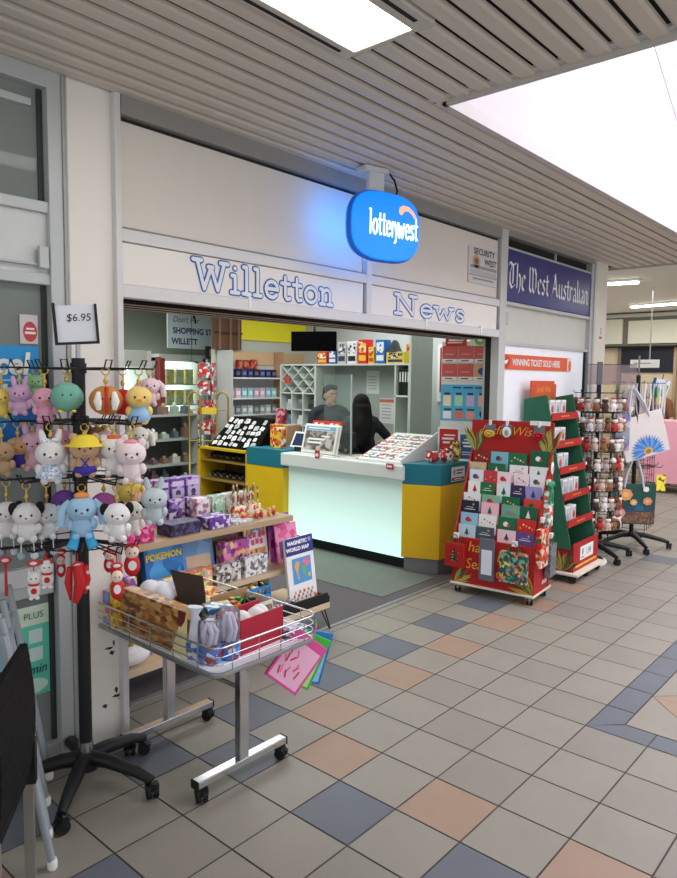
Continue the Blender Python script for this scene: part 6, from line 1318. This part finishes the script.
q = on_stand('gift_bag', 'teal green gift bag with bright baubles hung at the right of the red stand', 'gift bag', .17, -.006, .17); gift_bag(q, .22, .24, [(20, 92, 90), (24, 104, 98), (20, 80, 84), (220, 150, 70), (230, 214, 110), (200, 80, 110), (18, 90, 90), (90, 180, 160)], scale=46)
q = on_stand('price_card', 'white card in a grey holder hung at the front of the red stand', 'card', -.035, -.006, .14)
b = MB(); b.bx(-.065, .065, -.012, 0, 0, .34, mat((104, 108, 120), .4)); b.build('holder', q, .003); b = MB(); b.rect(FR(0, -.012, 0), -.045, .045, .05, .25, mat((232, 234, 246), .5), .001); b.build('card', q)
for k, (x, c, lab) in enumerate(((-.16, (216, 180, 60), 'gold gift bow on a card clipped to the left of the red stand header'), (-.03, (240, 240, 240), 'white round gift tag clipped to the middle of the red stand header'), (.21, (180, 24, 36), 'red gift bow on a card clipped to the right of the red stand header'))):
    q = on_stand('gift_bow' if k != 1 else 'gift_tag', lab, 'gift bow' if k != 1 else 'gift tag', x, .295, 1.25)
    b = MB(); b.bx(-.045, .045, -.006, 0, .03, .12, mat((110, 112, 120), .5)); b.build('backing_card', q, .002)
    b = MB()
    if k == 1: b.ell((0, -.012, .06), (.038, .006, .045), WHITE); b.ell((0, -.017, .055), (.018, .004, .025), mat((150, 160, 156), .5))
    else:
        for i in range(9): a = 2*PI*i/9; b.ell((.032*math.cos(a), -.02, .04+.022*math.sin(a)), (.02, .014, .012), mat(c, .25, .3), 8, 6)
        b.ell((0, -.03, .04), (.018, .014, .014), mat(c, .25, .3), 8, 6)
    b.build('bow' if k != 1 else 'tag', q); MB().bx(-.01, .01, -.012, .004, .11, .155, WHITE).build('clip', q)
q = on_stand('sale_strip', 'white label strip at the top right of the red stand header', 'label', .21, .299, 1.375); MB().bx(-.08, .085, -.004, 0, 0, .035, WHITE).build('strip', q)
# bags hung on the right side of the stand
for k, (y, z, w, h, pal, lab) in enumerate(((.09, .30, .17, .30, [(206, 44, 36), (226, 90, 60), (240, 190, 150), (180, 30, 30), (60, 90, 60), (236, 220, 200)], 'red patterned gift bag hung low on the side of the red stand'), (.19, .60, .10, .28, [(236, 230, 226), (206, 90, 90), (120, 170, 140), (240, 240, 236)], 'white and red patterned gift bag hung high on the side of the red stand'), (.25, .19, .14, .26, [(96, 100, 108), (120, 124, 130)], 'grey gift bag behind the red patterned bag on the side'))):
    q = on_stand('gift_bag', lab, 'gift bag', .307+.012*(k == 2), y, z, PI/2)
    gift_bag(q, w, h, pal, .045+.0*k, scale=36)
q = on_stand('ribbon_bow', 'glossy green ribbon bow hung above the patterned bags', 'ribbon', .34, .17, .90, PI/2)
b = MB()
for s_ in (-1, 1): b.ell((s_*.03, -.01, .03), (.034, .018, .028), mat((30, 140, 96), .25), 10, 7); b.tube([(0, -.01, .02), (s_*.02, -.015, -.05), (s_*.03, -.01, -.12)], [.012, .012, .008], mat((30, 140, 96), .25), 8)
b.build('bow', q)
q = on_stand('gift_tag', 'white round tag hung at the top of the side of the red stand', 'gift tag', .32, .25, 1.00, PI/2); b = MB(); b.ell((0, -.008, .05), (.034, .006, .05), WHITE); b.ell((0, -.013, .05), (.016, .004, .026), mat((190, 170, 160), .5)); b.build('tag', q); MB().cyl((0, -.006, .1), (0, -.006, .15), .003, GOLD, 6).build('loop', q)

# ================================================================ GREEN ORNAMENT STAND
gx, gy, ga = 3.87, -.02, math.radians(2)
r = T('ornament_stand', 'tall green stepped stand with red shelf trays of boxed ornaments', 'display stand', (gx, gy, 0), ga)
b = MB(); b.bx(-.06, .64, -.56, .0, .065, .085, BOARDW); b.build('base_board', r, .003)
for (x, y) in ((-.02, -.50), (.58, -.50), (-.02, -.06), (.58, -.06), (.28, -.50)): caster(r, x, y, .065, .028, .5, BLACK)
pr = [(0, .085), (0, 1.57), (-.21, 1.61), (-.48, .24), (-.48, .085)]
for x in (-.006, .592):
    b = MB(); b.prism([(p[0], p[1]) for p in pr], frame((x, 0, 0), (0, 1, 0), (0, 0, 1)), .012, GRN); b.build('side_panel', r)
b = MB(); b.bx(0, .592, -.02, 0, .085, 1.55, GRN); b.build('back_panel', r)
b = MB(); b.bx(-.004, .60, -.50, -.485, .085, .33, RED); b.rect(FR(.15, -.50, .085), .0, .32, .08, .20, WHITE, .001); F = FR(.15, -.50, .085)
b.text(F @ Matrix.Translation((.20, .11, 0)), '1.99', .08, BLACK, .002, 'CENTER', .9); b.disc(F, .06, .15, .02, .03, mat((150, 150, 160), .5), .002); b.rect(F, .02, .1, .095, .105, mat((120, 120, 130), .5), .002); b.rect(F, -.1, .42, .03, .05, GLD, .001); b.build('front_panel', r, .002)
b = MB(); F = frame((-.0065, 0, .085), (0, -1, 0), (0, 0, 1)); b.X = Matrix.Identity(4); b.rect(F, .0, .48, 0, .20, mat((130, 40, 34), .6), .002); leaves(b, F, .40, .0, 16, .20, .6, 2.6, .003); leaves(b, F, .15, 0, 12, .2, .6, 2.4, .004); b.build('side_print', r)
b = MB(); b.bx(.0, .52, -.06, -.05, 1.50, 1.73, mat((206, 78, 44), .5)); b.bx(.42, .60, -.045, -.035, 1.50, 1.70, mat((196, 70, 40), .5)); F = FR(0, -.06, 1.50); b.text(F @ Matrix.Translation((.27, .13, 0)), 'Joyful Wish', .075, GLD, .002, 'CENTER', .9, .3); leaves(b, F, .05, .02, 8, .12, .3, 1.8); leaves(b, F, .47, .02, 8, .12, 1.4, 2.9); b.build('header', r)
TR = [1.42, 1.18, .955, .73, .50]
for k, z in enumerate(TR):
    yf = -.21-(1.61-z)*.197
    b = MB(); b.bx(.008, .59, yf-.004, -.02, z-.03, z-.025, RED); b.bx(.0, .615, yf-.014, yf-.004, z-.035, z+.03, RED); F = FR(0, yf-.014, z-.035); [b.rect(F, .2+.05*i, .235+.05*i, .028, .038, GLD, .001) for i in range(4)]; b.build('shelf_tray', r, .002)
    for x in (.605,): MB().bx(x-.008, x+.015, yf-.02, yf, z+.005, z+.03, WHITE).build('clip', r)
    for j in range(2 if k not in (0, 3) else 3):
        xx = .09+.12*j+(.02*(k % 2))
        q = T('ornament_box', 'boxed ornament with clear front, %s from left, %s tray down of the green stand' % (ORD[j], ORD[k]), 'boxed ornament', (gx+xx, gy+yf+.055, z-.0245), ga, 'boxed ornaments on the green stand')
        b = MB(); b.bx(-.052, .052, -.03, .03, 0, .165, mat((228, 228, 228), .4)); b.build('carton', q, .003)
        b = MB(); b.rect(FR(0, -.03, 0), -.042, .042, .03, .15, mat((190, 196, 200), .2), .001); b.ell((0, -.031, .09), (.024, .008, .032), mat([(190, 60, 50), (150, 156, 160), (200, 70, 60), (130, 180, 190), (170, 170, 172)][(k+j) % 5], .3), 10, 7); b.rect(FR(0, -.03, 0), -.042, .042, .008, .028, mat((170, 60, 60), .5), .001); b.build('window', q)
r = T('weighted_base', 'round black stand foot with a white rim beside the green stand', 'stand foot', (4.72, -.50, 0))
b = MB(); b.lathe((0, 0, 0), [(.15, 0), (.16, .02), (.15, .04)], WHITE, 24); b.build('rim', r); b = MB(); b.lathe((0, 0, .04), [(.125, 0), (.12, .012), (.03, .03)], BLACK, 20); b.build('foot', r); b = MB(); b.cyl((0, 0, .07), (0, 0, .9), .012, BLACK); b.build('pole', r)
r.location = (4.66, -.36, 0)

# ================================================================ SPINNER RACKS OF KEYRINGS AND BAGS
def spinner(loc, lab, rz, top, tiers, rad, cage=True):
    r = T('spinner_rack', lab, 'rack', loc, rz)
    b = MB(); b.cyl((0, 0, .12), (0, 0, top), .022, BLACK, 12); b.build('pole', r)
    b = MB()
    for k in range(5):
        a = 2*PI*k/5; d = Vector((math.cos(a), math.sin(a), 0)); b.tube([d*.02+Vector((0, 0, .13)), d*.12+Vector((0, 0, .13)), d*.30+Vector((0, 0, .09)), d*.37+Vector((0, 0, .07))], [.032, .028, .022, .016], BLACK, 8)
    b.build('star_base', r)
    for k in range(5): a = 2*PI*k/5; caster(r, .37*math.cos(a), .37*math.sin(a), .07, .026, a)
    for z in tiers:
        b = MB(); n = 8
        for k in range(n): a = 2*PI*k/n; b.tube([(.02*math.cos(a), .02*math.sin(a), z), (rad*math.cos(a), rad*math.sin(a), z), (rad*1.06*math.cos(a), rad*1.06*math.sin(a), z+.025)], .004, BLACK, 6)
        b.tube([(rad*.8*math.cos(2*PI*i/20), rad*.8*math.sin(2*PI*i/20), z) for i in range(20)], .003, BLACK, 6, True); b.build('tier', r)
    if cage:
        b = MB(); s = rad*.62
        for z in [.22+.09*i for i in range(int((top-.35)/.09))]: b.tube([(s, s, z), (-s, s, z), (-s, -s, z), (s, -s, z)], .003, BLACK, 5, True)
        for u in (-1, -.33, .33, 1):
            for (x, y) in ((u*s, s), (u*s, -s), (s, u*s), (-s, u*s)): b.cyl((x, y, .2), (x, y, top-.15), .003, BLACK, 5)
        b.build('wire_cage', r)
    return r
A = Vector((4.92, -.28, 0)); rA = spinner(tuple(A), 'black spinner rack of small brown and white figure keyrings', .4, 1.70, (1.62, 1.43, 1.24, 1.05, .86, .67, .48), .22)
Bp = Vector((5.62, -.42, 0)); rB = spinner(tuple(Bp), 'black spinner rack holding printed tote bags and lanyards', .1, 1.80, (1.72, 1.30, .86), .26)
b = MB(); b.bx(-.12, .36, -.005, .0, 1.70, 1.90, clear((226, 216, 220), .08, .86)); b.bx(-.12, .36, -.006, .001, 1.895, 1.90, BLACK); b.bx(-.025, .025, -.012, .006, 1.70, 1.92, mat((96, 98, 102), .4)); o = b.build('sign_plate', rA); o.rotation_euler.z = math.radians(-48)-.4
b = MB(); b.bx(-.008, .008, -.008, .008, 1.8, 2.0, STEEL); b.build('sign_stem', rB)
VIEW = math.radians(-52)     # facing the walkway
cnt = 0
for ti, z in enumerate((1.62, 1.43, 1.24, 1.05, .86, .67, .48)):
    for k in range(9):
        a = math.radians(140+k*19)+.13*(ti % 2); px_, py_ = A.x+.235*math.cos(a), A.y+.235*math.sin(a)
        c = [(112, 76, 54), (226, 218, 214), (140, 96, 66), (176, 56, 52), (170, 160, 152), (74, 54, 44), (206, 180, 166)][(k*3+ti*2) % 7]; nm = ['brown', 'white', 'tan', 'red', 'pale grey', 'dark brown', 'cream'][(k*3+ti*2) % 7]
        q = T('figure_keyring', 'small %s figure keyring, %s from left, %s tier down of the spinner' % (nm, ORD[k], ORD[ti]), 'keyring', (px_, py_, z-.17), a+PI/2, 'figure keyrings on the spinner'); q.scale = (1.32, 1.2, 1.0)
        b = MB(); m = mat(c, .8); b.ell((0, 0, .04), (.028, .022, .042), m, 10, 7); b.ell((0, 0, .098), (.024, .022, .024), mat((236, 222, 210), .8) if k % 2 else m, 10, 7)
        for u in (-1, 1): b.ell((u*.03, 0, .05), (.01, .01, .026), m, 8, 5); b.ell((u*.014, -.006, .004), (.012, .014, .01), m, 8, 5)
        b.build('figure', q); b = MB(); b.ell((0, .0, .118), (.02, .018, .012), mat([(190, 40, 40), (60, 40, 34), (90, 70, 60), (216, 212, 208), (50, 40, 36)][(k*2+ti) % 5], .7), 8, 5); b.build('cap', q)
        b = MB(); b.cyl((0, 0, .12), (0, 0, .17), .003, STEEL, 5); b.build('chain', q)
# strips of hanging beads on the near side of rack B
for k in range(7):
    a = math.radians(165+k*18); px_, py_ = Bp.x+.26*math.cos(a), Bp.y+.26*math.sin(a)
    q = T('lanyard', '%s lanyard, %s from the left on the top tier of the bag rack' % (['pale grey', 'white', 'lilac grey', 'white', 'silver', 'white', 'pale grey'][k], ORD[k]), 'lanyard', (px_, py_, 1.715), a+PI/2, 'lanyards on the bag rack')
    cl = [(200, 200, 210), (236, 236, 240), (196, 190, 214), (240, 240, 240), (180, 184, 190), (236, 234, 236), (206, 206, 214)][k]
    b = MB(); b.tube([(-.022, 0, 0), (-.03, 0, -.14), (-.015, 0, -.28), (0, 0, -.34), (.015, 0, -.28), (.03, 0, -.14), (.022, 0, 0)], .008, mat(cl, .6), 6); b.build('strap', q); MB().bx(-.012, .012, -.004, .004, -.40, -.34, mat((190, 60, 90) if k == 3 else (90, 90, 100), .4)).build('clip', q)
for k in range(6):
    a = math.radians(150+k*22); px_, py_ = Bp.x+.26*math.cos(a), Bp.y+.26*math.sin(a)
    q = T('purse_keyring', 'small dark purse keyring, %s from the left on the middle tier of the bag rack' % ORD[k], 'keyring', (px_, py_, 1.13), a+PI/2, 'purse keyrings on the bag rack')
    b = MB(); b.bx(-.035, .035, -.015, .015, 0, .11, printed([(60, 50, 50), (120, 90, 70), (180, 150, 130), (30, 30, 34)], 40, seed=k)); b.build('purse', q, .008); MB().cyl((0, 0, .11), (0, 0, .17), .003, STEEL, 5).build('chain', q)
def tote(p, rz, w, h, lab, base, art, tilt=0, strap=(206, 204, 212)):
    q = T('tote_bag', lab, 'tote bag', tuple(p), rz, None, 0, tilt)
    b = MB(); b.add([(-w/2, -.03, 0), (w/2, -.03, 0), (w/2+.01, -.02, h), (-w/2-.01, -.02, h), (-w/2, .03, 0), (w/2, .03, 0), (w/2+.01, .02, h), (-w/2-.01, .02, h)], [(0, 1, 2, 3), (5, 4, 7, 6), (0, 3, 7, 4), (1, 5, 6, 2), (0, 4, 5, 1), (3, 2, 6, 7)], base); b.build('bag', q, .006)
    for y in (-.024, .018):
        b = MB(); pts = [(-w*.22, y, h*.92), (-w*.17, y, h+.10), (-w*.05, y, h+.26), (0, y, h+.29), (w*.05, y, h+.26), (w*.17, y, h+.10), (w*.22, y, h*.92)]; b.tube(pts, .012, mat(strap, .7), 6); b.build('strap', q)
    b = MB(); F = frame((0, -.031, 0), (1, 0, 0), (0, .0, 1)); art(b, F, w, h); o = b.build('print', q); o.location.y = -.0
    return q
def daisy(b, F, w, h):
    BLs = [mat((86, 140, 206), .6), mat((110, 164, 222), .6), mat((66, 116, 186), .6)]
    hh = .0015
    for ring, L in ((0, .19), (1, .15), (2, .10)):
        for k in range(20):
            a = PI*(-.05+1.1*(k+.5*ring)/19); d = Vector((math.cos(a), math.sin(a)*.95)); p = Vector((-d.y, d.x))*L*.09; o = Vector((.01, .045)); hh += 3e-5
            q = [o, o+d*L*.6-p, o+d*L, o+d*L*.6+p]
            q = [Vector((max(-w*.48, min(w*.48, v.x)), max(.004, min(h*.9, v.y)))) for v in q]
            b.poly(F, q, BLs[(k+ring) % 3], hh)
    b.disc(F, .01, .06, .05, .036, mat((206, 170, 90), .6), hh+.0004); b.disc(F, .01, .055, .028, .02, mat((150, 110, 60), .6), hh+.0006)
def floral(b, F, w, h):
    def flower(u, v, rr, c1, c2, h0):
        for k in range(7): a = 2*PI*k/7; b.disc(F, u+rr*.6*math.cos(a), v+rr*.55*math.sin(a), rr*.48, rr*.42, mat(c1, .6), h0+k*3e-5, 10)
        b.disc(F, u, v, rr*.5, rr*.42, mat(c2, .6), h0+.0004, 10)
    b.rect(F, -w*.49, w*.49, .01, h*.35, printed([(110, 84, 60), (140, 110, 70), (80, 60, 60), (120, 70, 70)], 60), .0012)
    b.rect(F, -w*.2, w*.45, h*.3, h*.45, printed([(40, 70, 96), (60, 60, 90), (30, 80, 80)], 30), .0014)
    for k in range(7): b.poly(F, [(.02+.012*k, h*.35), (.035+.01*k, h*.7), (.028+.012*k, h*.36)], mat((40, 120, 150), .6), .002+k*3e-5)
    flower(-.08, h*.74, .065, (226, 160, 100), (240, 190, 120), .003); flower(-.13, h*.28, .05, (224, 150, 150), (240, 190, 180), .0036); flower(.14, h*.58, .045, (220, 140, 100), (236, 180, 120), .0042); flower(.0, h*.55, .035, (214, 170, 120), (236, 200, 150), .0048); flower(.12, h*.88, .03, (230, 226, 220), (240, 240, 200), .005)
p1 = onx(650, 458, 5.40)
tote((5.43, -.60, .985), math.radians(-42), .48, .43, 'white tote bag printed with a big blue daisy on the bag rack', mat((222, 214, 208), .7), daisy, tilt=math.radians(-16))
tote((5.40, -.49, .285), math.radians(-50), .44, .41, 'dark green floral tote bag hung low on the bag rack', mat((30, 76, 66), .6), floral)
q = T('printed_pouch', 'white pouch with green leaf print hung at the right of the bag rack', 'pouch', (5.76, -.565, 1.565), math.radians(-50), None, 0, .25)
b = MB(); b.bx(-.09, .09, -.012, .012, 0, .20, mat((214, 224, 240), .5)); F = FR(0, -.012, 0); b.poly(F, [(-.07, 0), (0, 0), (.02, .09), (-.05, .12)], mat((40, 130, 60), .5), .001); b.poly(F, [(0, .03), (.07, .02), (.08, .15), (.03, .17)], mat((130, 180, 60), .5), .0015); b.rect(F, -.09, -.06, 0, .2, mat((60, 70, 120), .5), .001); b.build('pouch', q, .004); MB().cyl((0, 0, .2), (0, 0, .26), .004, BLACK, 6).build('loop', q)
q = T('yellow_tag', 'yellow price tag beside the white daisy bag', 'tag', (5.74, -.61, 1.50), math.radians(-48)); MB().bx(-.05, .05, -.004, .004, 0, .07, mat((240, 210, 60), .5)).build('tag', q)
q = T('yellow_tag', 'tall yellow tag hung between the two tote bags', 'tag', (5.62, -.69, .62), math.radians(-48)); MB().bx(-.05, .05, -.006, .006, 0, .17, printed([(240, 220, 60), (250, 230, 90), (90, 80, 50)], 30)).build('tag', q)
q = T('patterned_purse', 'brown patterned flat bag hung behind the white daisy bag', 'bag', (5.30, -.46, 1.0), math.radians(-50)); gift_bag(q, .14, .40, [(120, 84, 60), (180, 130, 90), (70, 50, 44), (40, 34, 34)], .03, 30)
q = T('pastel_pouch', 'tall pastel pouch hung left of the white daisy bag', 'pouch', (5.16, -.44, 1.05), math.radians(-50)); b = MB(); b.bx(-.07, .07, -.01, .01, 0, .36, printed([(190, 150, 180), (150, 160, 170), (120, 124, 180), (206, 196, 200)], 12)); b.build('pouch', q, .004)
# pink draped stand and half hidden person past the corridor
r = T('draped_stand', 'stand draped in pink cloth at the far side of the walkway', 'stand', (9.90, .15, 0), -PI/2)
b = MB(); n = 60; pts = []
for i in range(n): 
    t_ = i/n
    if t_ < .3: p = (-.62+t_/.3*1.9, -.32)
    elif t_ < .5: p = (1.28, -.32+(t_-.3)/.2*.64)
    elif t_ < .8: p = (1.28-(t_-.5)/.3*1.9, .32)
    else: p = (-.62, .32-(t_-.8)/.2*.64)
    pts.append(p)
top = [(x*.97, y*.9, 1.13) for x, y in pts]; lo = [(x+.025*math.sin(i*2.1), y+.03*math.sin(i*1.7), .16) for i, (x, y) in enumerate(pts)]
PK = mat((232, 166, 186), .85, var=.04)
b.add(top+lo, [(i, (i+1) % n, n+(i+1) % n, n+i) for i in range(n)], PK, True); b.add(top, [list(range(n))], PK); b.build('cloth', r)
for (x, y) in ((-.5, -.22), (1.15, -.22), (-.5, .22), (1.15, .22)): MB().cyl((x, y, 0), (x, y, 1.10), .015, CHROME, 8).build('leg', r)
b = MB(); b.cyl((-.5, -.22, .10), (1.15, -.22, .10), .012, CHROME, 8); b.build('stretcher', r)
pp = onx(661, 400, 10.60)
SHIRT = mat((120, 78, 54), .8, var=.06)
person('person with dark hair and brown top standing behind the pink draped stand', (pp.x, pp.y, 0), math.radians(60), False, 1.70)
